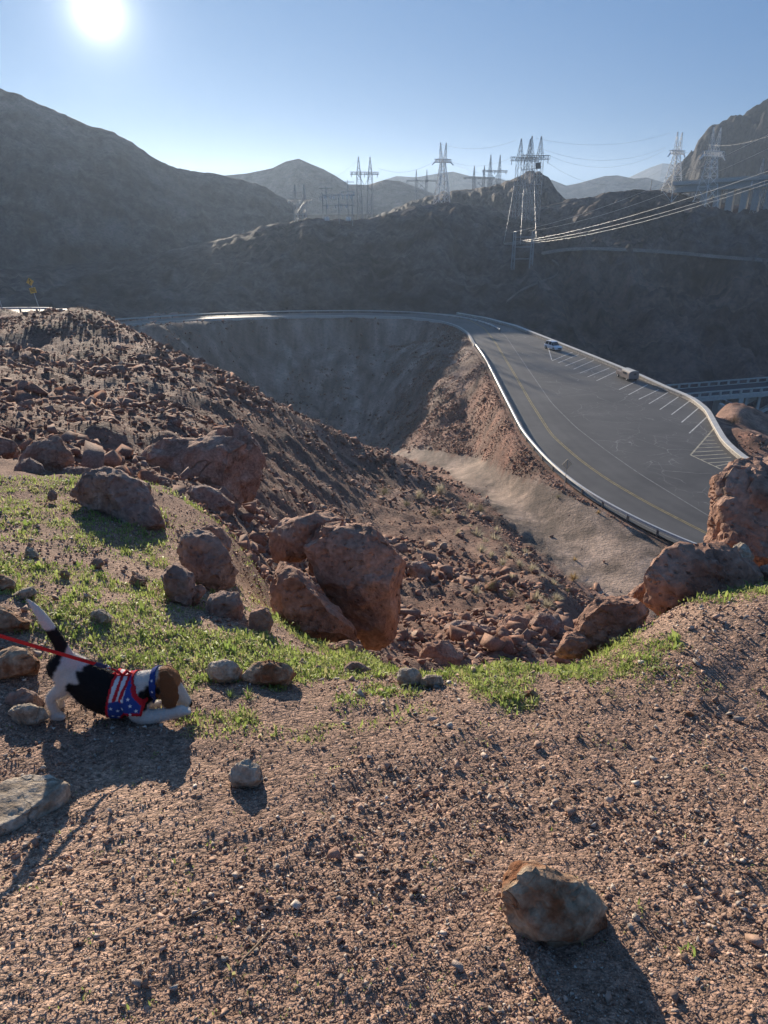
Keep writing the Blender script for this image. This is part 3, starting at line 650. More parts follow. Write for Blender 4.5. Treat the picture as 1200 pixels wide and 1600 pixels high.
def facet_np(name, bm, el, mat, disp):
    """keeps the broken edges: subdivide the facets, then roughen them"""
    bmesh.ops.triangulate(bm, faces=bm.faces[:])
    for _ in range(7):
        lg = [e for e in bm.edges if e.calc_length() > el * 1.5]
        if not lg: break
        bmesh.ops.subdivide_edges(bm, edges=lg, cuts=1); bmesh.ops.triangulate(bm, faces=bm.faces[:])
    bmesh.ops.smooth_vert(bm, verts=bm.verts[:], factor=.25, use_axis_x=True, use_axis_y=True, use_axis_z=True)
    bmesh.ops.recalc_face_normals(bm, faces=bm.faces[:]); bm.normal_update()
    me = bpy.data.meshes.new(name); bm.to_mesh(me); bm.free()
    n = len(me.vertices); co = np.empty(n * 3, np.float32); me.vertices.foreach_get('co', co); co = co.reshape(-1, 3).astype(float)
    no = np.empty(n * 3, np.float32); me.vertices.foreach_get('normal', no); no = no.reshape(-1, 3)
    c0 = co.copy()
    for fn in disp: co = co + no * fn(c0)[:, None]
    me.vertices.foreach_set('co', co.astype(np.float32).ravel()); me.materials.append(mat)
    me.polygons.foreach_set('use_smooth', np.ones(len(me.polygons), bool)); me.update(); me.set_sharp_from_angle(angle=math.radians(32))
    return me
def outline_pts(poly, d, th, front=.35, tilt=0.0, bshift=(0, 0)):
    """a closed lump: the outline at optical depth d, a smaller face towards us, a smaller one behind"""
    P = np.array(poly, float); c = P.mean(0); pts = []
    for p in P: pts.append(atd(p[0], p[1], d))
    for p in P:
        q = c + (p - c) * .62; pts.append(atd(q[0], q[1], d - th * front * (1 + tilt * (q[1] - c[1]) / (np.ptp(P[:, 1]) + 1))))
    for p in P:
        q = c + (p - c) * .8 + np.array(bshift); pts.append(atd(q[0], q[1], d + th))
    return pts
ROCKS = []
def slab(name, label, top, hgt, mat, cat='rock'):
    c = hit(float(np.mean([p[0] for p in top])), float(np.mean([p[1] for p in top])))
    z0 = c[2] + hgt * .8; bm = bmesh.new(); T = np.array([atz(px, py, z0) for px, py in top]); cc = T.mean(0); rq = np.random.default_rng(3)
    T[:, 2] += rq.normal(0, hgt * .10, len(T)); Bt = cc + (T - cc) * 1.0; Bt[:, 2] = z0 - hgt * 2.0; hull_bm(bm, np.vstack([T, Bt])); size = float(np.max(np.ptp(T, axis=0)))
    def d1(c): return size * .012 * fbm(c[:, 0] * 9 / size, c[:, 1] * 9 / size, c[:, 2] * 40 / size, s=77, o=4)
    def d2(c): return size * .014 * np.round(fbm(c[:, 0] * 4 / size, c[:, 1] * 4 / size, None, s=78, o=2) * 2.5) / 2.5
    me = remesh_np(name, bm, size / 48, 1, mat, (d1, d2)); loc = np.array([cc[0], cc[1], z0 - hgt])
    co = np.empty(len(me.vertices) * 3, np.float32); me.vertices.foreach_get('co', co); co = co.reshape(-1, 3) - loc.astype(np.float32); me.vertices.foreach_set('co', co.ravel()); me.update()
    o = link(name, me, label=label, category=cat); o.location = tuple(loc); ROCKS.append((cc, size)); return o
def boulder(name, label, base, polys, th=None, mat=None, vox=None, amp=1.0, d=None, group=None, front=.35, cat='boulder', seed=0, sm=1, chips=14):
    """polys: outlines (photo survey); base: pixel where the stone meets the ground"""
    if d is None:
        h = hit(*base); d = h[1] * CP - h[2] * SP
    bm = bmesh.new(); allp = []
    for k, pl in enumerate(polys):
        dd = 0
        if isinstance(pl, tuple): pl, dd = pl
        w = np.ptp(np.array(pl)[:, 0]) * d / F; t = th if th else w * .8
        pts = outline_pts(pl, d + dd + t * front * .8, t, front); allp += pts
        b2 = bmesh.new(); hull_bm(b2, pts); rq = np.random.default_rng(len(ROCKS) * 31 + k + 5); A0 = np.array(pts); c0 = A0.mean(0)
        for q in range(chips):       # chipped faces
            nn = rq.normal(size=3) + np.array([0, -.8, .5]); nn /= np.linalg.norm(nn); sup = ((A0 - c0) @ nn).max()
            g_ = bmesh.ops.bisect_plane(b2, geom=b2.verts[:] + b2.edges[:] + b2.faces[:], plane_co=tuple(c0 + nn * sup * rq.uniform(.74, .95)), plane_no=tuple(nn), clear_outer=True)
            bmesh.ops.holes_fill(b2, edges=[e for e in b2.edges if e.is_boundary])
        bmesh.ops.triangulate(b2, faces=b2.faces[:]); me = bpy.data.meshes.new('t'); b2.to_mesh(me); b2.free(); bm.from_mesh(me); bpy.data.meshes.remove(me)
    A = np.array(allp); size = float(np.max(np.ptp(A, axis=0)))
    s = seed + len(ROCKS) * 17
    v = vox or size / (46 if cat == 'boulder' else 36)
    def d1(c): return amp * size * .016 * fbm(c[:, 0] * 3.2 / size, c[:, 1] * 3.2 / size, c[:, 2] * 3.2 / size, s=s, o=3)
    def d2(c):
        q = c * 7.5 / size; n = np.abs(noise(q[:, 0], q[:, 1], q[:, 2], s=s + 5)); return -amp * size * .018 * np.exp(-(n / .07) ** 2) * (noise(q[:, 0] * .4, q[:, 1] * .4, q[:, 2] * .4, s=s + 8) > 0)
    def d3(c): return amp * size * .011 * fbm(c[:, 0] * 14 / size, c[:, 1] * 14 / size, c[:, 2] * 14 / size, s=s + 11, o=3)
    def d4(c): return amp * size * .020 * np.round(2.2 * fbm(c[:, 0] * 5 / size, c[:, 1] * 5 / size, c[:, 2] * 8 / size, s=s + 21, o=3)) / 2.2
    me = facet_np(name, bm, v * 1.15, mat or M_BOULDER, (d1, d4, d2, d3))
    cen = A.mean(0); loc = np.array([cen[0], cen[1], A[:, 2].min()])
    co = np.empty(len(me.vertices) * 3, np.float32); me.vertices.foreach_get('co', co); co = co.reshape(-1, 3) - loc.astype(np.float32); me.vertices.foreach_set('co', co.ravel()); me.update()
    o = link(name, me, label=label, category=cat); o.location = tuple(loc)
    if group: o['group'] = group
    ROCKS.append((cen, size)); return o
B = boulder
B('boulder', 'huge red boulder with overhanging right end on the left terrace', (380, 815),
  [[(198, 745), (200, 718), (225, 700), (262, 686), (320, 678), (368, 677), (388, 690), (398, 720), (394, 760), (380, 815), (368, 815), (300, 778), (235, 770)],
   ([(318, 678), (345, 657), (365, 655), (392, 672), (412, 692), (416, 712), (404, 745), (394, 790), (360, 780), (330, 740)], .45)], th=1.2, d=None)
B('boulder', 'flat slab lying against the foot of the huge red boulder', (340, 808), [[(282, 762), (320, 756), (345, 768), (367, 786), (366, 802), (340, 808), (310, 796), (286, 782)]], mat=M_BOULDER2)
B('boulder', 'sloping brown boulder half buried in gravel left of the huge red boulder', (262, 840), [[(105, 760), (150, 730), (180, 731), (200, 744), (232, 756), (242, 778), (256, 812), (267, 842), (240, 846), (200, 835), (140, 800)]], th=.7, mat=M_BOULDER2)
B('boulder', 'rounded reddish boulder with a shaded face near the left edge', (75, 748), [[(28, 714), (55, 690), (85, 679), (105, 685), (116, 698), (115, 720), (106, 740), (92, 750), (60, 750), (32, 740)]], d=9.6)
B('boulder', 'small brown boulder tucked in front of the rounded reddish one', (45, 750), [[(12, 750), (28, 722), (47, 714), (64, 726), (72, 742), (60, 752)]], d=9.0, mat=M_BOULDER2)
B('boulder', 'red boulder cut off by the left edge of the picture', (0, 730), [[(-70, 705), (-30, 684), (0, 681), (20, 690), (36, 706), (20, 722), (-30, 738), (-70, 735)]], d=11.0)
B('boulder', 'low flat boulder between the rounded one and the sloping one', (115, 752), [[(92, 746), (98, 732), (120, 728), (145, 731), (140, 745), (118, 754)]], d=9.2, mat=M_BOULDER2)
B('boulder', 'dark dome shaped boulder perched above rubble beside the grass', (335, 926), [[(276, 862), (284, 838), (305, 827), (325, 828), (347, 846), (366, 872), (378, 905), (366, 920), (335, 926), (304, 918), (286, 892)]], th=.45, mat=M_BOULDER2)
B('boulder', 'rounded red boulder peeking out behind the dark dome shaped one', (340, 862), [[(302, 832), (312, 820), (330, 817), (348, 824), (363, 846), (358, 866), (320, 864)]], d=6.4)
B('boulder', 'grey brown rock under the left side of the dark dome shaped boulder', (285, 950), [[(252, 892), (272, 876), (298, 896), (308, 925), (294, 952), (272, 946), (256, 920)]], th=.4, mat=M_BOULDER2)
B('boulder', 'pointed wedge of rock below the dark dome shaped boulder', (305, 945), [[(297, 945), (303, 916), (314, 910), (322, 922), (312, 938), (303, 952)]], mat=M_BOULDER)
B('boulder', 'broken brown rock below the right side of the dark dome shaped boulder', (350, 965), [[(318, 962), (328, 930), (350, 922), (372, 926), (384, 950), (375, 972), (340, 976)]], mat=M_BOULDER2)
B('boulder', 'small cracked rock at the left foot of the central boulders', (405, 988), [[(385, 985), (388, 955), (405, 946), (420, 950), (428, 972), (420, 992), (398, 994)]], mat=M_BOULDER)
B('boulder', 'largest central boulder with a tall orange right face', (592, 1028), [[(475, 850), (500, 816), (535, 811), (580, 815), (612, 827), (623, 850), (632, 876), (626, 905), (622, 960), (611, 1000), (592, 1030), (572, 1020), (545, 980), (500, 920)],
   ([(470, 860), (497, 816), (535, 811), (545, 830), (545, 900), (520, 930)], .15)], th=.95, d=6.3, front=.3)
B('boulder', 'left lobe of the central boulders with a sharp slanting ridge', (500, 1012), [[(422, 905), (427, 872), (441, 866), (472, 894), (505, 930), (532, 960), (556, 985), (562, 1005), (525, 1014), (480, 1008), (448, 990), (424, 965)]], th=.8, d=5.8, front=.3)
B('boulder', 'pale sunlit slab on top of the left side of the central boulders', (440, 870), [[(414, 836), (438, 812), (490, 800), (520, 798), (542, 812), (520, 850), (470, 876), (428, 876)]], th=.9, d=6.75)
B('boulder', 'small red boulder wedged under the central boulders', (535, 1042), [[(494, 1022), (515, 1006), (545, 1000), (564, 1010), (570, 1030), (552, 1044), (515, 1042)]], d=5.0, th=.3)
B('boulder', 'tall blocky red boulder cut off by the right edge of the picture', (1150, 885), [[(1116, 752), (1124, 737), (1150, 731), (1195, 708), (1240, 700), (1330, 720), (1340, 930), (1250, 925), (1160, 910), (1103, 870), (1108, 820), (1113, 790)]], th=.8, d=5.5, amp=1.2)
B('boulder', 'long cracked red boulder at the rim below the tall blocky one', (1060, 935), [[(1000, 912), (1014, 880), (1040, 860), (1062, 849), (1100, 851), (1130, 855), (1168, 876), (1212, 886), (1215, 930), (1150, 945), (1100, 955), (1060, 962), (1025, 962), (1004, 944)]], th=.45, d=4.75, amp=1.2)
B('boulder', 'rounded red boulder with a hollow, left of the long cracked one', (960, 1008), [[(890, 1010), (895, 985), (903, 964), (930, 938), (960, 927), (988, 928), (1006, 936), (1013, 956), (1006, 985), (976, 1004), (945, 1014), (910, 1022)]], th=.4, d=4.35)
B('boulder', 'low red rock at the left end of the right hand boulders', (895, 1030), [[(866, 1024), (876, 1002), (886, 986), (906, 986), (926, 1006), (915, 1028), (885, 1032)]], th=.25, d=4.3)
B('boulder', 'reddish rock showing behind the gap between two right hand boulders', (995, 935), [[(975, 935), (990, 920), (1010, 908), (1020, 930), (1005, 948), (985, 950)]], d=5.3)
B('boulder', 'small grey rock leaning on the tall blocky red boulder', (1160, 888), [[(1142, 862), (1146, 850), (1157, 845), (1170, 853), (1179, 872), (1170, 888), (1150, 884)]], d=4.95, mat=M_GREY, th=.12)
B('boulder', 'pale sunlit stone at the right edge beside the long cracked boulder', (1200, 905), [[(1180, 900), (1188, 886), (1210, 874), (1230, 880), (1230, 905), (1200, 908)]], d=4.9, mat=M_BOULDER2, th=.15)
B('boulder', 'long flat slab lying across the rubble below the central boulders', (730, 995), [[(686, 976), (715, 969), (770, 978), (800, 990), (790, 1004), (740, 998), (695, 990)]], th=1.0, mat=M_BOULDER2)
B('boulder', 'square brown block in the rubble right of the long flat slab', (800, 994), [[(776, 978), (790, 962), (815, 958), (826, 972), (822, 992), (795, 997)]], mat=M_BOULDER)
B('boulder', 'blocky brown boulder in the rubble left of the hollowed red boulder', (850, 996), [[(824, 975), (836, 956), (860, 958), (876, 972), (872, 994), (838, 998)]], mat=M_BOULDER2)
B('boulder', 'rounded tan boulder in the rubble right of the central boulders', (660, 910), [[(636, 890), (645, 878), (662, 876), (676, 890), (672, 908), (648, 912)]], mat=M_BOULDER2)
B('boulder', 'dark ledge of rock at the foot of the rubble below the rim', (690, 1045), [[(650, 1030), (664, 1004), (700, 1000), (724, 1020), (716, 1048), (670, 1056)]], mat=M_BOULDER)
R_ = dict(cat='rock', sm=1)
B('rock', 'large mottled brown and grey rock in the bottom right foreground', (850, 1490), [[(782, 1405), (788, 1364), (810, 1345), (850, 1354), (888, 1368), (918, 1370), (936, 1395), (952, 1430), (948, 1450), (925, 1466), (885, 1480), (855, 1491), (825, 1482), (800, 1462), (785, 1432)]], th=.19, mat=M_BROWNGREY, amp=1.25, **R_)
B('rock', 'small pale grey rock alone on the gravel below the grass', (385, 1239), [[(355, 1214), (362, 1200), (380, 1188), (398, 1185), (410, 1200), (413, 1218), (400, 1234), (382, 1239), (362, 1230)]], mat=M_GREY, th=.1, **R_)
SLAB_DONE = slab('rock', 'flat pale slab of rock at the left edge below the dog', [(-70, 1262), (0, 1237), (20, 1216), (45, 1208), (80, 1211), (108, 1222), (100, 1233), (60, 1260), (20, 1292), (0, 1302), (-70, 1325)], .075, M_GREY)
B('rock', 'tan angular rock just behind the hind paw of the dog', (40, 1110), [[(6, 1096), (12, 1082), (34, 1075), (58, 1084), (73, 1098), (70, 1110), (30, 1114), (10, 1108)]], mat=M_BOULDER2, th=.1, **R_)
B('rock', 'rounded grey rock leaning against the tan one behind the dog', (45, 1134), [[(10, 1112), (22, 1100), (48, 1100), (68, 1106), (76, 1120), (58, 1130), (38, 1135), (18, 1128)]], mat=M_GREY, th=.08, **R_)
B('rock', 'brown layered rock at the left edge above the leash', (20, 1068), [[(-40, 1036), (0, 1020), (20, 1012), (45, 1015), (62, 1032), (59, 1056), (30, 1066), (-40, 1070)]], mat=M_BROWNGREY, th=.2, **R_)
B('rock', 'reddish grey rock at the left edge beside the tail of the dog', (10, 990), [[(-40, 962), (-5, 944), (22, 954), (46, 972), (44, 984), (5, 990), (-40, 992)]], mat=M_BROWNGREY, th=.2, **R_)
B('rock', 'pale brown rock in the grass right of the dog', (350, 1070), [[(320, 1046), (332, 1030), (352, 1029), (372, 1038), (380, 1050), (370, 1066), (345, 1070), (325, 1062)]], mat=M_GREY, th=.12, **R_)
B('rock', 'dark tilted rock in the grass beside the pale brown one', (425, 1078), [[(376, 1058), (398, 1033), (420, 1029), (450, 1037), (469, 1052), (458, 1068), (432, 1078), (400, 1072)]], mat=M_BROWNGREY, th=.14, **R_)
B('rock', 'tan rock at the edge of the drop below the central boulders', (640, 1074), [[(616, 1054), (626, 1043), (650, 1044), (664, 1056), (656, 1072), (635, 1075), (620, 1070)]], mat=M_GREY, th=.1, **R_)
B('rock', 'bluish grey rock at the edge of the drop beside a tan one', (675, 1076), [[(654, 1064), (666, 1054), (690, 1056), (694, 1068), (676, 1077), (660, 1075)]], mat=M_GREY, th=.08, **R_)
B('rock', 'flat brown rock at the rim right of the small red wedged boulder', (555, 1052), [[(534, 1046), (548, 1033), (566, 1034), (580, 1046), (570, 1056), (545, 1056)]], mat=M_BOULDER2, th=.1, **R_)
B('rock', 'pointed grey stone in the grass high on the left slope', (50, 874), [[(37, 872), (40, 854), (50, 855), (62, 868), (56, 876), (44, 877)]], mat=M_GREY, th=.1, **R_)
B('rock', 'flat wedge of rock in the grass above the tail of the dog', (30, 938), [[(14, 932), (30, 922), (54, 915), (58, 926), (44, 938), (24, 940)]], mat=M_GREY, th=.12, **R_)
B('rock', 'pair of dark rocks stacked at the left edge of the grass', (8, 925), [[(-20, 905), (0, 896), (14, 902), (26, 912), (20, 926), (-20, 930)]], mat=M_BROWNGREY, th=.15, **R_)
B('rock', 'rounded stone in the grass below the sloping brown boulder', (82, 782), [[(73, 780), (75, 768), (83, 765), (90, 772), (89, 781), (80, 784)]], mat=M_BOULDER2, **R_)
B('rock', 'second rounded stone beside the sloping brown boulder', (118, 776), [[(108, 774), (111, 763), (121, 761), (128, 768), (127, 776), (115, 778)]], mat=M_BOULDER2, **R_)
B('rock', 'brown stone in the middle of the left grass slope', (150, 888), [[(138, 882), (145, 873), (158, 872), (164, 880), (158, 887), (145, 889)]], mat=M_BOULDER2, **R_)
B('rock', 'dark square stone in the grass above the dog', (100, 904), [[(92, 902), (93, 892), (104, 890), (110, 897), (107, 905), (96, 907)]], mat=M_BROWNGREY, **R_)
B('rock', 'stone with a thin pale slab leaning on it by the grass', (215, 915), [[(200, 912), (204, 900), (218, 898), (230, 905), (226, 917), (208, 919)]], mat=M_BOULDER, **R_)
B('rock', 'thin pale slab leaning across a small red stone', (220, 905), [[(203, 893), (208, 892), (236, 906), (234, 911), (226, 909)]], mat=M_GREY, th=.06, **R_)
B('rock', 'grey stone in the grass right of the tail of the dog', (158, 978), [[(138, 972), (142, 956), (156, 950), (172, 958), (176, 970), (165, 980), (145, 980)]], mat=M_GREY, th=.09, **R_)
B('rock', 'flat stone lying on the gravel at the right side', (1075, 1122), [[(1058, 1118), (1068, 1111), (1085, 1112), (1092, 1119), (1082, 1126), (1064, 1125)]], mat=M_BROWNGREY, **R_)
B('rock', 'dark low stone on the gravel near the centre of the grass edge', (825, 1092), [[(812, 1090), (816, 1080), (832, 1077), (842, 1084), (838, 1092), (820, 1095)]], mat=M_BROWNGREY, **R_)
# ------------------------------------------------------------------ loose rock
def hull_rock(seed, n=11, flat=.75):
    rg = np.random.default_rng(seed); p = rg.normal(size=(n, 3)); p /= np.linalg.norm(p, axis=1)[:, None]
    p *= rg.uniform(.75, 1.0, (n, 1)); p *= np.array([1, rg.uniform(.65, .95), flat * rg.uniform(.7, 1.1)]) * .5
    bm = bmesh.new(); hull_bm(bm, p); bmesh.ops.triangulate(bm, faces=bm.faces[:]); bm.verts.index_update()
    V = np.array([v.co[:] for v in bm.verts]); T = np.array([[v.index for v in f.verts] for f in bm.faces]); bm.free(); return V, T
VAR = [hull_rock(100 + i, 8 + i % 3) for i in range(14)]
PEB = [hull_rock(300 + i, 6, .8) for i in range(16)]
def scatter2(name, P, S, R, C, big, mat, label):
    """coarse stones with more facets, fine ones with fewer, all in one mesh"""
    return scatter(name, P, S, R, C, VAR, mat, label, big=big)
def rot_many(n, rg, tilt=.5):
    a = rg.uniform(0, 2 * np.pi, n); b = rg.normal(0, tilt, n); c = rg.normal(0, tilt, n)
    ca, sa, cb, sb, cc, sc = np.cos(a), np.sin(a), np.cos(b), np.sin(b), np.cos(c), np.sin(c); z, o = np.zeros(n), np.ones(n)
    Rz = np.stack([ca, -sa, z, sa, ca, z, z, z, o], 1).reshape(n, 3, 3); Rx = np.stack([o, z, z, z, cb, -sb, z, sb, cb], 1).reshape(n, 3, 3); Ry = np.stack([cc, z, sc, z, o, z, -sc, z, cc], 1).reshape(n, 3, 3)
    return Rz @ Rx @ Ry
def scatter(name, P, S, R, C, var, mat, label, cat=None, big=None):
    """one mesh holding thousands of stones too small to pick apart"""
    VV, TT, CC = [], [], []; off = 0; k = np.arange(len(P)) % len(var)
    if big is not None: k = np.where(big, k, len(var) + np.arange(len(P)) % len(PEB)); var = list(var) + list(PEB)
    for i, (v, t) in enumerate(var):
        m = k == i; n = m.sum()
        if not n: continue
        W = np.einsum('nij,vj->nvi', R[m], v) * S[m][:, None, None] + P[m][:, None, :]
        VV.append(W.reshape(-1, 3)); TT.append((t[None] + (np.arange(n) * len(v))[:, None, None]).reshape(-1, 3) + off); CC.append(np.repeat(C[m], len(v), axis=0)); off += n * len(v)
    me = mesh_np(name, np.vstack(VV), np.vstack(TT), mat); vcol(me, np.vstack(CC))
    o = link(name, me, kind='stuff', label=label)
    if cat: o['category'] = cat
    return o
def seen(P, n=60):
    ok = np.ones(len(P), bool)
    for t in np.linspace(.03, .97, n):
        q = P * t; ok &= height(q[:, 0], q[:, 1], False) < q[:, 2] + .03
    return ok
LMK = [(300, 735, 'huge red boulder'), (560, 920, 'largest central boulder'), (75, 715, 'rounded left edge boulder'), (190, 790, 'sloping brown boulder'), (1090, 895, 'long cracked red boulder'), (955, 970, 'red boulder with a hollow'), (60, 470, 'yellow warning sign'), (330, 875, 'dark dome shaped boulder'), (640, 706, 'upper end of the dirt track'), (896, 898, 'large straw tuft'), (865, 1420, 'large mottled rock'), (385, 1212, 'small pale grey rock'), (40, 1262, 'flat pale slab'), (160, 1085, 'dog'), (640, 1060, 'tan rim rock'), (1150, 800, 'tall blocky red boulder'), (745, 987, 'long flat slab'), (660, 893, 'rounded tan boulder'), (210, 508, 'far end of the road'), (1075, 1118, 'flat stone on the right'), (825, 1085, 'dark low stone')]
ORD = lambda k: ['nearest', 'second nearest', 'third nearest', 'fourth nearest', 'fifth nearest', 'sixth nearest', 'seventh nearest', 'eighth nearest', 'ninth nearest', 'tenth nearest'][k] if k < 10 else '%d%s nearest' % (k + 1, 'th' if 10 <= (k + 1) % 100 <= 20 else {1: 'st', 2: 'nd', 3: 'rd'}.get((k + 1) % 10, 'th'))
def place_labels(items, noun, cat=None):
    """items: (object, px, py, look): says which one by its look and its nearest landmark"""
    from collections import defaultdict
    G = defaultdict(list)
    for o, px, py, look in items:
        lx, ly, nm = min(LMK, key=lambda q: (q[0] - px) ** 2 + (q[1] - py) ** 2); dx, dy = px - lx, py - ly
        rel = ('right of' if dx > 0 else 'left of') if abs(dx) > abs(dy) else ('below' if dy > 0 else 'above')
        G[(nm, rel)].append(((dx * dx + dy * dy), o, look))
    for (nm, rel), L in G.items():
        L.sort(key=lambda q: q[0])
        for k, (_, o, look) in enumerate(L): o['label'] = '%s %s, %s %s the %s' % (look, noun, ORD(k), rel, nm)
rg = np.random.default_rng(11)
AZP = np.array([math.atan2(*(lambda v: (v[0], v[1]))(ray(px, 800))) for px in (-900, -400, 0, 200, 330, 420, 500, 600, 800, 1000, 1200, 1800)])
RMIN = np.array([12, 11, 10.6, 10.3, 9.0, 7.2, 6.5, 4.2, 4.4, 5.4, 6.8, 8])
def talus_pts(n, r0, r1, a0=-48, a1=34, uni=True):
    a = np.radians(rg.uniform(a0, a1, n)); r = rg.uniform(r0, r1, n) if uni else np.exp(rg.uniform(math.log(r0), math.log(r1), n))
    x, y = np.sin(a) * r, np.cos(a) * r
    k = r > np.interp(a, AZP, RMIN) + rg.uniform(0, .8, n)
    x, y, r = x[k], y[k], r[k]
    k = (on_track(x, y, height(x, y, False), 8 * noise(x * .4, y * .4, s=5)) < .5) | (rg.random(len(x)) < .02)
    d2 = d_line(x, y, BOUNDARY)[0]; k &= ~in_poly(x, y, LOT) & (d2 > .8); k &= d_line(x, y, UPPER)[0] > 4.4
    return x[k], y[k], r[k]
EMB_PX = np.array([(600, 505), (700, 506), (728, 520), (741, 540), (790, 630), (815, 680), (850, 722), (885, 754), (930, 786), (1000, 824), (1000, 838), (950, 805), (900, 780), (850, 755), (800, 741), (740, 714), (680, 704), (630, 702)], float)
def emb_pts(n):
    x = rg.uniform(-8, 34, n); y = rg.uniform(62, 200, n); px, py, _ = proj(np.stack([x, y, height(x, y, False)], 1))
    k = in_poly(px, py, EMB_PX); x, y = x[k], y[k]; k = d_line(x, y, BOUNDARY)[0] > .5; return x[k], y[k], np.hypot(x[k], y[k])
x1, y1, r1 = talus_pts(46000, 5, 104, -36, 30)
x2, y2, r2 = talus_pts(12000, 4.5, 30, -40, 34, uni=False)
x3, y3, r3 = talus_pts(1000, 8, 60)
x4, y4, r4 = emb_pts(120000)
x5, y5, r5 = talus_pts(8500, 105, 212, -22, 6)
x6, y6, r6 = talus_pts(16000, 13, 100, -32, 0)
x1, y1, r1 = np.concatenate([x1, x6]), np.concatenate([y1, y6]), np.concatenate([r1, r6])
X, Y, RR_ = [np.concatenate(q) for q in ((x1, x2, x3, x4, x5), (y1, y2, y3, y4, y5), (r1, r2, r3, r4, r5))]
S = np.concatenate([.11 * (r1 / 20) ** .42 * np.exp(rg.normal(0, .6, len(r1))), .11 * (r2 / 8) ** .6 * np.exp(rg.normal(0, .6, len(r2))), rg.uniform(.3, .75, len(r3)) * (r3 / 20) ** .35, .20 * np.exp(rg.normal(0, .42, len(r4))), .42 * np.exp(rg.normal(0, .55, len(r5)))])
cl = fbm(X * .18, Y * .18, s=51, o=3); S *= np.clip(1 + .6 * cl, .45, 1.8); S = np.clip(S, .05, 1.25)
Z = height(X, Y) + S * .1
P = np.stack([X, Y, Z], 1); R = rot_many(len(P), rg, .45)
base = np.array([[.27, .145, .10], [.235, .12, .085], [.31, .185, .135], [.25, .165, .13], [.36, .27, .21]])
C = base[rg.choice(5, len(P), p=[.34, .27, .2, .13, .06])] * rg.uniform(.75, 1.25, (len(P), 1))
ppx, ppy, dd = proj(P); ps = S * F / dd
cand = np.where((ppx > -5) & (ppx < 1205) & (ppy > 480) & (ppy < 1075) & (S > .15))[0]
cand = cand[np.argsort(-ps[cand])][:1500]; vis = cand[seen(P[cand] + np.array([0, 0, 1]) * S[cand][:, None] * .35)]
# nothing inside the big boulders
def clear_of_boulders(P, f=.55):
    ok = np.ones(len(P), bool)
    for c, s in ROCKS: ok &= np.linalg.norm(P - c, axis=1) > s * f
    return ok
okb = clear_of_boulders(P); vis = vis[okb[vis]][:300]
RM = []
for v, t in VAR:
    me = mesh_np('talus_rock', v, t, M_SCREE); RM.append(me)
def tint_mesh(v, t, c, name):
    me = mesh_np(name, v, t, M_SCREE); vcol(me, c); return me
TM = [[tint_mesh(v, t, base[c], 'talus_rock') for c in range(5)] for v, t in VAR]
for me in RM: bpy.data.meshes.remove(me)
def zone(px, py):
    if py < 720 and px < 470: return 'angular reddish rock lying on the left hand talus slope', 'rocks on the left talus'
    if py < 800: return 'angular reddish rock on the talus nose above the dirt track', 'rocks on the talus nose'
    return 'angular reddish rock on the rubble slope below the central boulders', 'rocks on the lower rubble slope'
TLIST = []
for i in vis:
    lb, gp = zone(ppx[i], ppy[i]); ci = int(rg.integers(0, 4))
    o = link('talus_rock', TM[i % 14][ci], label=lb, category='rock', group=gp); TLIST.append((o, ppx[i], ppy[i], ['reddish', 'dark red', 'pinkish', 'grey brown'][ci]))
    M = Matrix(R[i].tolist()).to_4x4(); o.matrix_world = Matrix.Translation(P[i]) @ M @ Matrix.Scale(float(S[i]), 4)
place_labels(TLIST, 'talus rock')
rest = np.ones(len(P), bool); rest[vis] = False; rest &= okb
scatter2('talus_rubble', P[rest], S[rest], R[rest], C[rest], (ps > 9)[rest], M_SCREE, 'reddish broken rubble covering the slopes of the hollow')

# ------------------------------------------------------------------ gravel underfoot
n = 100000
a = np.radians(rg.uniform(-52, 54, n)); r = np.exp(rg.uniform(math.log(.9), math.log(9.0), n)); X, Y = np.sin(a) * r, np.cos(a) * r
k = r < np.interp(a, AZP, RMIN) + .4; X, Y, r = X[k], Y[k], r[k]
S = np.clip(.0078 * (r / 1.7) ** .6 * np.exp(rg.normal(0, .55, len(r))), .004, .075)
dens = fbm(X * 2.2, Y * 2.2, s=61, o=3); S *= np.clip(1 + .35 * dens, .6, 1.5)
Z = height(X, Y) + S * .16; P = np.stack([X, Y, Z], 1)
gb = np.array([[.42, .29, .22], [.34, .225, .165], [.48, .375, .30], [.39, .335, .285], [.28, .17, .125], [.57, .50, .42]])
C = gb[rg.choice(6, len(P), p=[.3, .25, .16, .11, .13, .05])] * rg.uniform(.75, 1.25, (len(P), 1))
scatter('gravel', P, S, rot_many(len(P), rg, .7), C, PEB, M_SCREE, 'loose pinkish brown gravel covering the foreground')
# stones on the gravel, big enough to pick out
n = 420; px = rg.uniform(5, 1195, n); py = np.concatenate([rg.uniform(1130, 1590, 260), rg.uniform(960, 1130, 160)])
cnt = 0; taken = []
PM = [mesh_np('loose_stone', v, t, M_SCREE) for v, t in VAR[:5]]
for me, c in zip(PM, gb[[0, 2, 3, 5, 1]]): vcol(me, c)
SL = []; SN = ['pinkish', 'pale tan', 'grey', 'whitish', 'brown']
SPOT = [((1068, 1443), .03, 3), ((1090, 1470), .03, 3), ((985, 1452), .025, 2), ((1150, 1475), .025, 4), ((715, 1515), .035, 1), ((160, 1475), .026, 0), ((628, 1305), .03, 3), ((1185, 1080), .04, 2), ((1050, 1560), .04, 4), ((1068, 1500), .035, 4),
        ((40, 955), .06, 0), ((915, 1130), .03, 3), ((445, 1390), .022, 3), ((620, 1402), .022, 4), ((215, 1540), .028, 1), ((350, 1500), .02, 2), ((840, 1168), .05, 0), ((1010, 1290), .028, 4), ((675, 1127), .05, 1), ((540, 1135), .045, 1)]
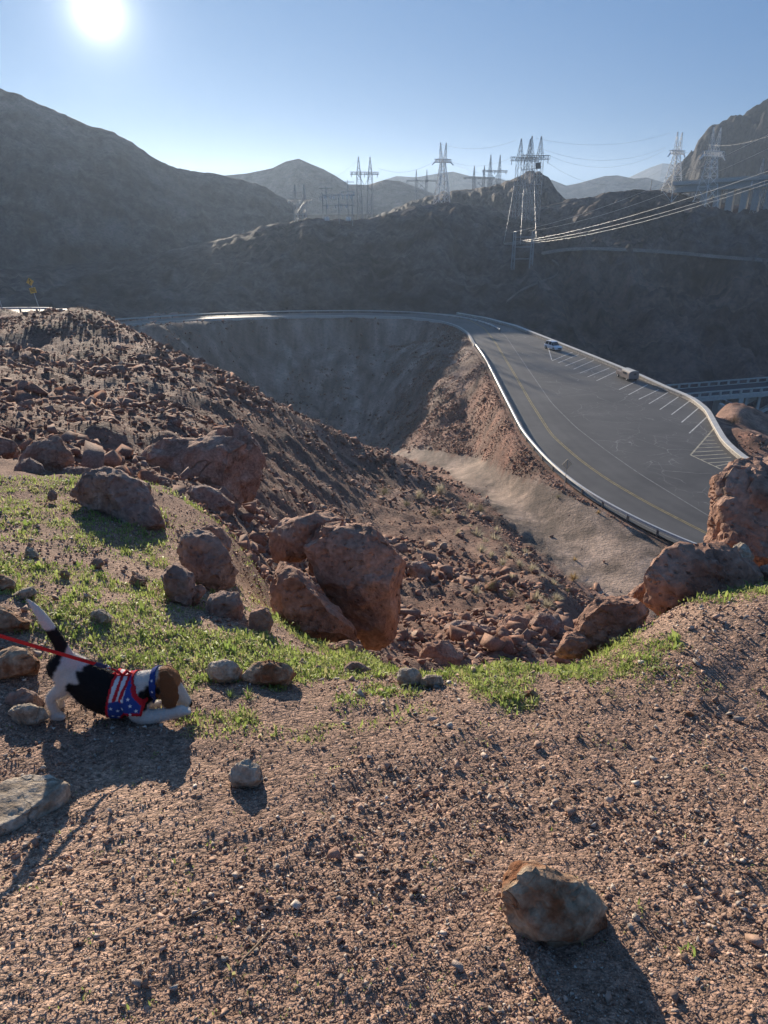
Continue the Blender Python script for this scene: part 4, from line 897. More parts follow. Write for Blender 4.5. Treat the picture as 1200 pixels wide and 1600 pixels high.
for j, ((qx, qy), s, c) in enumerate(SPOT):
    h = hit(qx, qy, True)
    if h is None: continue
    o = link('loose_stone', PM[c if c < 5 else 0], label='small loose stone on the foreground gravel', category='stone', group='loose stones on the gravel')
    SL.append((o, qx, qy, SN[c if c < 5 else 0])); o.location = h + np.array([0, 0, s * .2]); o.scale = (s * 1.15,) * 3; o.rotation_euler = (rg.normal(0, .3), rg.normal(0, .3), rg.uniform(0, 6))
for qx, qy in zip(px, py):
    if cnt >= 90: break
    if qx < 330 and 920 < qy < 1260: continue
    h = hit(qx, qy, True)
    if h is None or math.hypot(h[0], h[1]) > 5: continue
    if any(np.linalg.norm(h - c) < s * .55 for c, s in ROCKS): continue
    s = float(np.clip(.02 * np.exp(rg.normal(0, .35)), .013, .045)) * (1.5 if qy < 1150 else 1)
    ci = int(rg.integers(0, 5)); o = link('loose_stone', PM[ci], label='small loose stone on the foreground gravel', category='stone', group='loose stones on the gravel')
    o.location = h + np.array([0, 0, s * .15]); o.scale = (s, s, s); o.rotation_euler = (rg.normal(0, .4), rg.normal(0, .4), rg.uniform(0, 6)); cnt += 1; SL.append((o, qx, qy, SN[ci]))

place_labels(SL, 'loose stone')
# ------------------------------------------------------------------ grass
M_GRASS = attr_mat('green_grass', rough=.55, spec=.25, var=.2, scale=30, trans=.55)
def grass_density(X, Y, Z):
    px, py, _ = proj(np.stack([X, Y, Z], 1))
    yb = np.interp(px, [-600, 0, 60, 150, 250, 300, 450, 600, 700, 850, 1000, 1200, 1800], [1000, 1000, 1040, 1060, 1095, 1140, 1145, 1140, 1125, 1110, 1080, 1050, 1000])
    core = sstep(-30, 60, yb - py + 26 * fbm(X * 3, Y * 3, s=71, o=2))
    pat = fbm(X * 1.5, Y * 1.5, s=72, o=3) + .5 * fbm(X * 6, Y * 6, s=73, o=2)
    lim = np.interp(px, [0, 250, 400, 700, 850, 1000, 1200], [-.35, -.4, -.6, -.75, -.55, -.2, 0])
    d = core * sstep(lim - .1, lim + .45, pat)
    d = np.where(py < 745, 0, d)
    d *= np.where((px > 260) & (px < 420) & (py < 985) & (py > 800), .35, 1)
    return np.clip(d, 0, 1) + .006
n = 84000; a = np.radians(rg.uniform(-46, 46, n)); r = np.exp(rg.uniform(math.log(1.0), math.log(10.5), n)); X, Y = np.sin(a) * r, np.cos(a) * r
k = r < np.interp(a, AZP, RMIN) + .2; X, Y, r = X[k], Y[k], r[k]
Z = height(X, Y); D = grass_density(X, Y, Z); k = rg.random(len(X)) < D; X, Y, Z, r, D = X[k], Y[k], Z[k], r[k], D[k]
nb = 6; X, Y, Z, r, D = [np.repeat(q, nb) for q in (X, Y, Z, r, D)]; m = len(X)
tuft = np.repeat(rg.lognormal(0, .35, m // nb), nb)
ang = rg.uniform(0, 2 * np.pi, m); lean = rg.uniform(.2, 1.15, m); hh = (.008 + .0095 * np.sqrt(D)) * tuft * rg.uniform(.55, 1.3, m) * (1 + .05 * r); wd = hh * rg.uniform(.09, .17, m)
ox, oy = rg.normal(0, .014, m) * (1 + .15 * r), rg.normal(0, .014, m) * (1 + .15 * r)
dx, dy = np.cos(ang), np.sin(ang); B0 = np.stack([X + ox, Y + oy, Z - .002], 1); side = np.stack([-dy, dx, np.zeros(m)], 1) * wd[:, None]
mid = B0 + np.stack([dx * hh * lean * .3, dy * hh * lean * .3, hh * .62], 1); tip = B0 + np.stack([dx * hh * lean, dy * hh * lean, hh * (1.05 - .35 * lean)], 1)
V = np.stack([B0 - side, B0 + side, mid + side * .9, mid - side * .9, tip], 1).reshape(-1, 3)
i0 = np.arange(m) * 5; T = np.concatenate([np.stack([i0, i0 + 1, i0 + 2], 1), np.stack([i0, i0 + 2, i0 + 3], 1), np.stack([i0 + 3, i0 + 2, i0 + 4], 1)])
g = np.array([[.32, .39, .11], [.26, .35, .09], [.38, .43, .15], [.43, .41, .19]])[rg.choice(4, m // nb, p=[.4, .3, .2, .1])]
C = np.repeat(np.repeat(g * rg.uniform(.75, 1.25, (m // nb, 1)), nb, 0), 5, 0)
me = mesh_np('grass', V, T, M_GRASS); vcol(me, C); link('grass', me, kind='stuff', label='short green grass growing along the rim of the gravel shelf')

# ------------------------------------------------------------------ desert tufts and bushes, each one a plant
M_TUFT = attr_mat('dry_tuft', rough=.8, spec=.1, var=.2, scale=6, trans=.35)
def tuft_mesh(seed, n, hgt, col, spread=.9):
    rg2 = np.random.default_rng(seed); V, T, C = [], [], []
    for i in range(n):
        a = rg2.uniform(0, 2 * np.pi); el = rg2.uniform(.15, 1.45); L = hgt * rg2.uniform(.6, 1.05); d = np.array([math.cos(a) * math.cos(el) * spread, math.sin(a) * math.cos(el) * spread, math.sin(el)])
        s = np.array([-math.sin(a), math.cos(a), 0]) * hgt * .022; b = np.array([math.cos(a), math.sin(a), 0]) * hgt * .12 * rg2.random(); q = len(V)
        bend = np.array([0, 0, -.12 * L * math.cos(el)])
        V += [b - s, b + s, b + d * L * .6 + s * .8, b + d * L * .6 - s * .8, b + d * L + bend]; T += [[q, q + 1, q + 2], [q, q + 2, q + 3], [q + 3, q + 2, q + 4]]; C += [np.array(col) * rg2.uniform(.65, 1.3)] * 5
    me = mesh_np('foliage', np.array(V), np.array(T), M_TUFT); vcol(me, np.array(C)); return me
def bush_mesh(seed, n, col, hgt=1.0):
    """twiggy shrub: branching stems with small leaves in clumps"""
    rg2 = np.random.default_rng(seed); V, T, C = [], [], []
    for i in range(n):
        a = rg2.uniform(0, 2 * np.pi); el = rg2.uniform(.3, 1.4); L = hgt * rg2.uniform(.5, 1.0); d = np.array([math.cos(a) * math.cos(el), math.sin(a) * math.cos(el), math.sin(el) * .85])
        for j in range(16):
            p = d * L * (.35 + .65 * rg2.random()) + rg2.normal(0, .09 * hgt, 3); p[2] = max(p[2], .02); u = rg2.normal(size=3); u *= .05 * hgt / np.linalg.norm(u); v = rg2.normal(size=3); v *= .025 * hgt / np.linalg.norm(v)
            q = len(V); V += [p - u, p + v, p + u]; T += [[q, q + 1, q + 2]]; C += [np.array(col) * rg2.uniform(.55, 1.4)] * 3
        q = len(V); s = np.array([-math.sin(a), math.cos(a), 0]) * .014 * hgt; V += [-s, s, d * L]; T += [[q, q + 1, q + 2]]; C += [np.array([.2, .14, .09])] * 3
    me = mesh_np('foliage', np.array(V), np.array(T), M_TUFT); vcol(me, np.array(C)); return me
TUF = [tuft_mesh(500 + i, 90, 1.0, (.56, .50, .36)) for i in range(4)]
BUS = [bush_mesh(600 + i, 34, (.19, .19, .09)) for i in range(3)]; DRY = [tuft_mesh(700 + i, 110, 1.0, (.5, .36, .17)) for i in range(2)]; BARE = [bush_mesh(800, 60, (.26, .17, .11))]
PLS = {}
def plant(name, px, py, size_px, meshes, label, group, cat, k):
    h = hit(px, py)
    if h is None: return
    d = h[1] * CP - h[2] * SP
    t = empty(name, tuple(h - np.array([0, 0, .02])), label, cat, group); t.rotation_euler = (0, 0, k * 1.3)
    o = link('foliage', meshes[k % len(meshes)], t); s = size_px * d / F * .62; o.scale = (s, s, s)
    if group: PLS.setdefault(group, []).append((t, px, py, ''))
    m2 = MB().bar((0, 0, -.06), (0, 0, s * .25), s * .09, 5, s * .04).build('stem', M_POST, t)
PT = [(700, 803), (722, 812), (736, 795), (745, 838), (758, 850), (772, 846), (790, 862), (768, 870), (795, 872), (812, 884), (832, 893), (716, 838), (735, 828), (752, 862), (776, 832), (838, 935), (864, 915), (855, 948), (745, 926), (825, 952), (870, 938), (786, 882), (688, 770), (655, 778), (848, 905), (820, 868), (800, 905)]
for k, (px, py) in enumerate(PT): plant('dry_grass_tuft', px, py, 21 + (k * 7) % 12, TUF, 'pale dry grass tuft among the rubble above the dirt track', 'pale dry tufts on the rubble slope', 'plant', k)
for k, (px, py, s) in enumerate([(600, 772, 30), (680, 806, 34), (770, 918, 34), (800, 930, 26), (635, 790, 24), (750, 800, 30), (885, 925, 18)]): plant('desert_shrub', px, py, s, BUS, 'olive green twiggy shrub among the rubble below the talus', 'olive shrubs on the rubble slope', 'shrub', k)
place_labels([(a, b, c, 'pale dry') for a, b, c, _ in PLS['pale dry tufts on the rubble slope']], 'grass tuft'); place_labels([(a, b, c, 'olive green') for a, b, c, _ in PLS['olive shrubs on the rubble slope']], 'twiggy shrub')
plant('dry_shrub', 896, 905, 24, DRY, 'large straw coloured tuft at the lower edge of the dirt track', None, 'plant', 0)
plant('dry_shrub', 898, 876, 14, DRY, 'small straw coloured tuft out on the dirt track', None, 'plant', 1)
plant('desert_shrub', 872, 778, 14, BUS, 'small green shrub at the toe of the road embankment', None, 'shrub', 1)
plant('dry_shrub', 935, 802, 12, DRY, 'straw coloured tuft at the toe of the embankment near the guardrail', None, 'plant', 1)
plant('bare_bush', 1146, 662, 34, BARE, 'bare brown bush on the slope beyond the parapet wall', None, 'shrub', 0)
plant('dry_shrub', 112, 492, 18, DRY, 'pale bush on the crest of the left talus slope', None, 'plant', 0)
for k, (px, py, s) in enumerate([(388, 1092, 34), (360, 1090, 26), (555, 1040, 24), (1045, 1000, 26), (950, 1085, 22)]):
    h = hit(px, py); 
    me = tuft_mesh(900 + k, 34, 1.0, (.2, .3, .07)); d = h[1] * CP - h[2] * SP; s_ = s * d / F * .7
    o = link('leafy_weed', me, label=['leafy green weed in front of the dark tilted rock', 'leafy green weed in front of the pale brown rock', 'green weed by the small red wedged boulder', 'dark green weed below the long cracked boulder', 'green weed at the grass edge right of centre'][k], category='plant')
    me.materials[0] = M_GRASS; o.location = h; o.scale = (s_, s_, s_)
M_TWIG = flat_mat('dry_twig', (.32, .23, .15), rough=.8)
for k, (a_, b_, lb) in enumerate([((288, 1437), (336, 1418), 'short dry twig on the gravel left of centre'), ((370, 1510), (425, 1452), 'longer dry twig lying diagonally on the gravel')]):
    A_, B_2 = hit(*a_, True), hit(*b_, True); mid_ = (A_ + B_2) / 2 + np.array([.004, 0, .006])
    MB().tube([A_ + [0, 0, .004], mid_, B_2 + [0, 0, .006]], [.0022, .003, .0018], 6).build('twig', M_TWIG, None, label=lb, category='twig')
# ------------------------------------------------------------------ ray onto the hills
from mathutils.bvhtree import BVHTree
_bv = {}
def hill_hit(px, py, names=('canyon_hillside', 'rocky_knob', 'shadowed_ridge', 'sunward_mountain', 'ground')):
    best = None; v = Vector(ray(px, py)).normalized()
    for n in names:
        if n not in _bv: _bv[n] = BVHTree.FromObject(bpy.data.objects[n], bpy.context.evaluated_depsgraph_get())
        h, nn, i, d = _bv[n].ray_cast(Vector((0, 0, 0)), v)
        if h is not None and (best is None or d < best[1]): best = (h, d)
    return None if best is None else np.array(best[0])
M_TRAIL = rock_mat('pale_dirt', [(.14, .115, .10), (.2, .165, .14), (.25, .21, .18)], scale=.2, bump=.3, bscale=1.0, dist=.2)
def trail(pts, w):
    P = []
    for (x0, y0), (x1, y1) in zip(pts[:-1], pts[1:]):
        for t in np.linspace(0, 1, 8, endpoint=False):
            h = hill_hit(x0 + (x1 - x0) * t, y0 + (y1 - y0) * t, ('canyon_hillside',))
            if h is not None: P.append(h)
    P = resample(np.array(P), len(P)); V = []
    for p in P:
        d = p / np.linalg.norm(p); up = np.array([0, 0, 1.0]); V += [p - d * .8 + up * w * .12, p - d * (.8 + w * .3) - up * w * .12]
    n = len(P); link('dirt_trail', mesh_np('dirt_trail', np.array(V), [[2 * i, 2 * i + 1, 2 * i + 3, 2 * i + 2] for i in range(n - 1)], M_TRAIL), kind='structure')
trail([(846, 396), (880, 390), (920, 388), (1000, 391), (1060, 395), (1120, 401), (1215, 408)], 5.0)
trail([(862, 406), (876, 412), (872, 430), (845, 440), (815, 452), (788, 474)], 3.2)
trail([(845, 326), (870, 322), (895, 318)], 3.0)

# ------------------------------------------------------------------ transmission towers
M_LATT = flat_mat('galvanised_lattice', (.34, .36, .38), rough=.45, metal=.3)
M_LATT2 = flat_mat('sunlit_lattice_steel', (.8, .79, .76), rough=.5, metal=.0)  # paler copy of the lattice steel, with sunlight put into its colour
M_INS = flat_mat('pale_insulator', (.82, .83, .84), rough=.25, spec=.6)
def truss(mb, c0, c1, w0, w1, n, rc, rb, ax=(1, 0, 0), ay=(0, 1, 0)):
    """four-chord tapered lattice between two points"""
    c0, c1, ax, ay = [np.asarray(q, float) for q in (c0, c1, ax, ay)]
    def ring(t):
        c = c0 + (c1 - c0) * t; w = (w0 + (w1 - w0) * t) / 2; return [c + ax * i * w + ay * j * w for i, j in ((-1, -1), (1, -1), (1, 1), (-1, 1))]
    R = [ring(k / n) for k in range(n + 1)]
    for k in range(n):
        for i in range(4):
            j = (i + 1) % 4
            if rc: mb.bar(R[k][i], R[k + 1][i], rc, 4)
            mb.bar(R[k][i], R[k + 1][j], rb, 3)
            if (k + i) % 2: mb.bar(R[k][j], R[k + 1][i], rb, 3)
            mb.bar(R[k + 1][i], R[k + 1][j], rb, 3)
def tower_base(px, py, py_top, r):
    b = atr(px, py, r); t = atr(px, py_top, r); return b, t[2] - b[2]
def tower_square(px, py, py_top, r, label, rot=0.0, wb=.2, name='transmission_tower', feet=False):
    b, h = tower_base(px, py, py_top, r); w0 = wb * h; w1 = .07 * h; k = r / 330
    t = empty(name, tuple(b), label, 'pylon', 'lattice transmission towers', rot)
    zw = .70 * h
    for i, j in ((-1, -1), (1, -1), (1, 1), (-1, 1)):
        MB().bar((i * w0 / 2, j * w0 / 2, -4), (i * w1 / 2, j * w1 / 2, zw), .17 * k, 4).build('leg', M_LATT2, t)
        if feet: MB().box((i * w0 / 2, j * w0 / 2, -1.2), (2.4, 2.4, 2.6), 0, .6).build('footing', M_CONC, t)
    m = MB(); n = 7; z = [0, .2 * h, .36 * h, .48 * h, .57 * h, .64 * h, .70 * h]
    for a in range(len(z) - 1):
        f = lambda q: (w0 + (w1 - w0) * (q / zw)) / 2
        A, Bq = f(z[a]), f(z[a + 1])
        for (i, j), (p, q) in zip(((-1, -1), (1, -1), (1, 1), (-1, 1)), ((1, -1), (1, 1), (-1, 1), (-1, -1))):
            m.bar((i * A, j * A, z[a]), (p * Bq, q * Bq, z[a + 1]), .09 * k, 3); m.bar((p * A, q * A, z[a]), (i * Bq, j * Bq, z[a + 1]), .09 * k, 3); m.bar((i * Bq, j * Bq, z[a + 1]), (p * Bq, q * Bq, z[a + 1]), .09 * k, 3)
    m.build('bracing', M_LATT2, t)
    m = MB(); truss(m, (-.15 * h, 0, .72 * h), (.15 * h, 0, .72 * h), .05 * h, .05 * h, 8, .12 * k, .08 * k, (0, 1, 0), (0, 0, 1)); m.build('crossarm', M_LATT2, t)
    for s in (-1, 1):
        m = MB(); truss(m, (s * .035 * h, 0, .70 * h), (s * .055 * h, 0, h), .06 * h, .008 * h, 5, .075 * k, .05 * k); m.build('peak', M_LATT2, t)
        m = MB(); m.bar((s * .14 * h, 0, .71 * h), (s * .20 * h, 0, .655 * h), .22 * k, 6); m.build('insulator', M_INS, t)
    return b, h
def tower_twin(px, py, py_top, r, label, rot=0.0, sp=.24, arm=.44, za=.66, name='transmission_tower'):
    b, h = tower_base(px, py, py_top, r); k = r / 330
    t = empty(name, tuple(b), label, 'pylon', 'lattice transmission towers', rot)
    for s in (-1, 1):
        m = MB(); truss(m, (s * sp * h * .40, 0, -3), (s * sp * h * .5, 0, za * h), .10 * h, .075 * h, 8, .085 * k, .05 * k); m.build('mast', M_LATT, t)
        m = MB(); truss(m, (s * sp * h * .5, 0, za * h), (s * sp * h * .5, 0, h), .07 * h, .008 * h, 5, .075 * k, .05 * k); m.build('peak', M_LATT, t)
    m = MB(); truss(m, (-arm * h, 0, za * h), (arm * h, 0, za * h), .045 * h, .045 * h, 12, .08 * k, .05 * k, (0, 1, 0), (0, 0, 1)); m.build('crossarm', M_LATT, t)
    m = MB(); q = sp * h * .46
    m.bar((-q, 0, za * .45 * h), (q, 0, za * .95 * h), .1 * k, 3); m.bar((q, 0, za * .45 * h), (-q, 0, za * .95 * h), .1 * k, 3); m.bar((-q, 0, za * .45 * h), (q, 0, za * .45 * h), .1 * k, 3); m.build('cross_brace', M_LATT, t)
    for s in (-1, 0, 1):
        m = MB(); m.bar((s * arm * .92 * h, 0, za * h), (s * arm * .92 * h, 0, (za - .07) * h), .16 * k, 6); m.build('insulator', M_INS, t)
    return b, h
R_d = math.radians
tower_twin(570, 335, 245, 340, 'grey twin mast pylon left of centre, standing alone against the sky', R_d(8), sp=.22, arm=.27, za=.72)
tower_square(690, 322, 223, 322, 'tall narrow pylon in the middle of the ridge with dark crossed struts', R_d(20), wb=.27)
tower_twin(771, 305, 242, 455, 'medium twin mast pylon just left of the tallest pylon group', R_d(25), sp=.3, arm=.4, za=.6)
tower_twin(747, 306, 259, 560, 'small distant twin mast pylon low behind the medium one', R_d(10), sp=.38, arm=.6, za=.6)
tower_twin(658, 308, 265, 560, 'small distant twin mast pylon left of the tall narrow one', R_d(-5), sp=.42, arm=.6, za=.6)
tower_twin(813, 345, 217, 338, 'left pylon of the tallest pair near the rocky knob', R_d(15), sp=.13, arm=.2, za=.76)
tower_twin(829, 345, 213, 342, 'right pylon of the tallest pair near the rocky knob', R_d(15), sp=.13, arm=.2, za=.76)
tower_square(1047, 316, 207, 396, 'narrow pylon left of the large pylon at the foot of the rugged mountain', R_d(30), wb=.3, feet=True)
tower_square(1098, 342, 200, 384, 'largest pylon with bright steel legs in front of the rugged mountain', R_d(22), wb=.27, feet=True)
tower_twin(1181, 356, 248, 378, 'twin peaked pylon in front of the bridge piers at the right edge', R_d(12), sp=.19, arm=.24, za=.68)
tower_twin(470, 353, 288, 288, 'pale hazy pylon on the shaded ridge at the left', R_d(-18), sp=.26, arm=.34, za=.62)
# portal frame below the tall pair
b, h = tower_base(799, 446, 362, 268); b2 = atr(827, 446, 268)
t = empty('portal_frame', tuple(b), 'dark portal frame with two posts and crossbars on the shaded hillside', 'pylon')
o_ = b2 - b
for q in (np.zeros(3), o_): m = MB(); truss(m, q - [0, 0, 3], q + [0, 0, h], 1.3, .7, 9, .09, .05); m.build('post', M_LATT, t)
for f in (.15, .5, .72, .9): m = MB(); m.bar([0, 0, h * f], o_ + [0, 0, h * f], .11, 4); m.build('crossbar', M_LATT, t)
# marker panel on the tall pair
c = atr(841, 259, 336)
t = empty('marker_panel', tuple(c), 'dark square marker panel on an arm beside the tallest pylons', 'panel', None, R_d(10))
m = MB(); M_ = Matrix.Rotation(R_d(-8), 4, 'Y'); m.prism([(-1.1, -1.2), (1.1, -1.2), (1.1, 1.2), (-1.1, 1.2)], .15, M_); m.build('board', flat_mat('dark_panel', (.09, .09, .09)), t)
m = MB(); m.bar((-7, 0, -1.6), (0, 0, -1.0), .12, 4); m.build('arm', M_LATT, t)
# poles
for px, y0, y1, r, lb in ((511, 350, 291, 292, 'thin pale pole with short arms beside the hazy pylon'), (544, 347, 281, 300, 'thin twin topped pole on the shaded ridge'), (1013, 322, 282, 398, 'wooden pole on the dark ridge left of the narrow pylon'), (998, 440, 390, 330, 'thin pole beside the dirt trail on the shaded hillside')):
    b, h = tower_base(px, y0, y1, r); t = empty('utility_pole', tuple(b), lb, 'pole')
    MB().bar((0, 0, -2), (0, 0, h), .2, 6, .13).build('pole', M_POST if px > 900 else M_LATT, t)
    if px < 900:
        for f in (.95, .72): MB().bar((-2.6, 0, h * f), (2.6, 0, h * f), .12, 4).build('crossarm', M_LATT, t)
        for s in (-2.3, 0, 2.3): MB().bar((s, 0, h * .72), (s, 0, h * .62), .17, 6).build('insulator', M_INS, t)
# switchyard on the ridge
b = atr(530, 344, 288); t = empty('switchyard_rack', tuple(b), 'steel rack with white insulators on the ridge below the twin pole', 'rack')
for x in (-6, 0, 5): MB().bar((x, 0, -2), (x, 0, 9), .14, 4).build('post', M_LATT, t)
for z_ in (5.2, 8.6): MB().bar((-6, 0, z_), (6, 0, z_), .12, 4).build('beam', M_LATT, t)
for i, x in enumerate((-5.2, -3.2, -1.8, -.2, 1.4, 3.0, 4.4)): MB().bar((x, 0, 8.5), (x + .15, 0, 7.3), .2, 6).build('insulator', M_INS, t)
for i, x in enumerate((-4.2, -1.2, .8, 2.8)): MB().bar((x, 0, 5.1), (x, 0, 4.2), .2, 6).build('insulator', M_INS, t)
for i, x in enumerate((-5, -4, 3, 4)): MB().box((x, -1, .5), (.7, .7, 1.3)).build('cabinet', M_WHITE, t)

# ------------------------------------------------------------------ conductors
M_WIRE = flat_mat('aluminium_conductor', (.62, .62, .6), rough=.3, metal=.7); M_WIRE2 = flat_mat('dark_conductor', (.25, .26, .28), rough=.5, metal=.3)
def wire(p0, p1, sag, rad, label, mat=None):
    a, b = atr(*p0), atr(*p1); P = []
    for q in np.linspace(0, 1, 25): p = a + (b - a) * q; p[2] -= sag * 4 * q * (1 - q); P.append(p)
    d = [np.linalg.norm(p) for p in P]
    return MB().tube(P, [rad] * 25, 5).build('power_line', mat or M_WIRE, None, True, label=label, category='cable', group='power lines over the canyon')
wire((787, 380, 262), (1240, 253, 150), 2.0, .036, 'uppermost of the three bright cables crossing the right side')
wire((787, 381, 262), (1240, 268, 150), 2.2, .036, 'middle of the three bright cables crossing the right side')
wire((788, 382, 262), (1240, 273, 150), 2.6, .036, 'lowest of the three bright cables crossing the right side')
wire((798, 363, 266), (1240, 190, 190), 3.0, .035, 'upper thin cable rising from the portal frame to the right edge')
wire((826, 361, 266), (1240, 213, 190), 3.0, .035, 'lower thin cable rising from the portal frame to the right edge')
wire((804, 285, 336), (787, 380, 262), 1.0, .035, 'left hanging cable dropping from the tallest pylons')
wire((818, 290, 336), (813, 382, 264), 1.0, .035, 'middle hanging cable dropping from the tallest pylons')
wire((835, 280, 336), (838, 374, 264), 1.0, .035, 'right hanging cable dropping from the tallest pylons')
for k, (p0, p1, sg, lb) in enumerate([((838, 229, 340), (1041, 230, 396), 9, 'cable from the tallest pylons to the narrow pylon, upper strand'), ((838, 233, 340), (1041, 234, 396), 12, 'cable from the tallest pylons to the narrow pylon, lower strand'),
     ((697, 250, 322), (806, 243, 336), 5, 'cable between the tall narrow pylon and the tallest pair'), ((590, 262, 340), (682, 250, 322), 5, 'cable between the lone twin mast pylon and the tall narrow one'), ((688, 225, 322), (806, 219, 338), 4, 'thin shield wire from the top of the tall narrow pylon to the tallest pair'),
     ((1051, 236, 396), (1092, 232, 384), 2, 'short cable between the narrow pylon and the largest pylon'), ((838, 216, 340), (1046, 208, 396), 6, 'thin shield wire from the tallest pair to the narrow pylon'), ((1104, 226, 384), (1240, 196, 300), 4, 'cable from the largest pylon to the right edge'),
     ((697, 252, 322), (835, 282, 500), 4, 'cable sloping from the tall narrow pylon down behind the knob'), ((560, 250, 340), (455, 300, 300), 4, 'cable from the lone twin mast pylon down to the hazy pylon'), ((838, 240, 340), (1041, 262, 396), 16, 'sagging cable far below the narrow pylon arm')]):
    wire(p0, p1, sg * .6, .032, lb, M_WIRE2)

# ------------------------------------------------------------------ highway bridge at the right edge
A0, A1 = atr(1052, 288, 392), atr(1290, 271, 372); br = empty('highway_bridge', tuple(A0), 'pale concrete highway viaduct on tall piers at the right edge', 'bridge')
T_ = (A1 - A0); L_ = np.linalg.norm(T_); u_ = T_ / L_; ang_ = math.atan2(u_[1], u_[0]); pz = u_[2]
def brk(o): return kid(o, br)
def beam(name, dz0, dz1, off0, off1, mat):
    n_ = np.array([-u_[1], u_[0], 0]); P = []
    for p in (A0, A1):
        for o2, z_ in ((off0, dz0), (off1, dz0), (off1, dz1), (off0, dz1)): P.append(p + n_ * o2 + np.array([0, 0, z_]))
    return brk(MB().add(P, [[3, 2, 1, 0], [4, 5, 6, 7], [0, 1, 5, 4], [1, 2, 6, 5], [2, 3, 7, 6], [3, 0, 4, 7]]).build(name, mat, None))
beam('deck', -.6, 0, -1, 13, M_CONC); beam('girder', -3.6, -.6, .6, 11.4, M_CONC); beam('parapet', 0, 1.1, -1.0, -.6, M_CONC); beam('parapet', 0, 1.1, 12.6, 13, M_CONC)
for px in (1110, 1128, 1145, 1164, 1179.5, 1197, 1220):
    t_ = (atr(px, 300, 385)[0] - A0[0]) / T_[0]; p = A0 + T_ * t_
    brk(MB().box((p[0], p[1] + 5, p[2] - 3.6 - 14), (2.9, 2.4, 28), ang_).build('pier', M_CONC, None))

# ------------------------------------------------------------------ spillway bridge below the lot
D0, D1 = atr(1066, 606, 178), atr(1330, 585, 205)
sb = empty('arch_bridge', tuple(D0), 'shaded concrete arch bridge with railings beyond the parking lot', 'bridge')
T_ = D1 - D0; u_ = T_ / np.linalg.norm(T_); n_ = np.array([-u_[1], u_[0], 0]); n_ /= np.linalg.norm(n_)
if n_[1] > 0: n_ = -n_          # towards the camera
def sbk(o): return kid(o, sb)
def sbeam(name, s0, s1, o0, o1, z0, z1, mat):
    P = []
    for s in (s0, s1):
        for o2, z_ in ((o0, z0), (o1, z0), (o1, z1), (o0, z1)): P.append(D0 + T_ * s + n_ * o2 + np.array([0, 0, z_]))
    return sbk(MB().add(P, [[3, 2, 1, 0], [4, 5, 6, 7], [0, 1, 5, 4], [1, 2, 6, 5], [2, 3, 7, 6], [3, 0, 4, 7]]).build(name, mat, None))
M_ASPH2 = flat_mat('bridge_asphalt', (.05, .05, .055), rough=.85)
sbeam('deck_slab', -.15, 1, 0, 9.0, -1.0, -.05, M_CONC); sbeam('roadway', -.15, 1, .8, 8.2, -.05, .02, M_ASPH2)
for o2 in (.3, 8.7):
    sbeam('top_rail', -.1, 1, o2 - .15, o2 + .15, .85, 1.1, M_CONC)
    for s in np.linspace(-.08, 1, 20): p = D0 + T_ * s + n_ * o2; sbk(MB().box((p[0], p[1], p[2] + .45), (.4, .4, .95)).build('rail_post', M_CONC, None))
for o2 in (1.2, 7.8):
    P = []; N_ = 26; LT = np.linalg.norm(T_)
    for s in np.linspace(0, 1, N_):
        x = .24 + s * .9; rise = -1.2 - 6.4 * (2 * s - 1) ** 2
        for dz in (-.45, .45):
            for dw in (-.5, .5): P.append(D0 + T_ * x + n_ * (o2 + dw) + np.array([0, 0, rise + dz]))
    Fs = []
    for i in range(N_ - 1):
        a_ = i * 4; b_ = a_ + 4; Fs += [[a_, a_ + 1, b_ + 1, b_], [a_ + 2, b_ + 2, b_ + 3, a_ + 3], [a_, b_, b_ + 2, a_ + 2], [a_ + 1, a_ + 3, b_ + 3, b_ + 1]]
    sbk(MB().add(P, Fs).build('arch_rib', M_CONC, None))
    for s in (.02, .1, .18, .26, .34, .66, .74, .82, .9):
        x = .24 + s * .9; z0 = -1.2 - 6.4 * (2 * s - 1) ** 2; p = D0 + T_ * x + n_ * o2
        sbk(MB().box((p[0], p[1], p[2] + (z0 - 1) / 2), (.6, .6, -z0 - .6)).build('column', M_CONC, None))
p = D0 + T_ * .21 + n_ * 4.5; sbk(MB().box((p[0], p[1], p[2] - 6), (1.2, 9, 10), math.atan2(u_[1], u_[0])).build('abutment', M_CONC, None))
# lower canyon-side road with a railing
LP = np.array([atr(px, py, r) for px, py, r in ((1125, 632, 165), (1160, 648, 160), (1200, 668, 155), (1260, 700, 150))])
lw = empty('retaining_wall', tuple(LP[0]), 'dark retaining wall with railing under the arch bridge', 'wall')
V, Fs = wall_mesh(resample(LP, 20), .3, .8, -6); kid(link('wall_body', mesh_np('wall_body', V, Fs, M_CONC)), lw)
for p in resample(LP, 16): kid(MB().bar(p, p + [0, 0, 1.4], .1, 4).build('rail_post', M_STEEL, None), lw)
LQ = resample(LP, 20) + np.array([0, 0, 1.35]); kid(MB().tube(list(LQ), [.09] * 20, 4).build('rail', M_STEEL, None), lw)

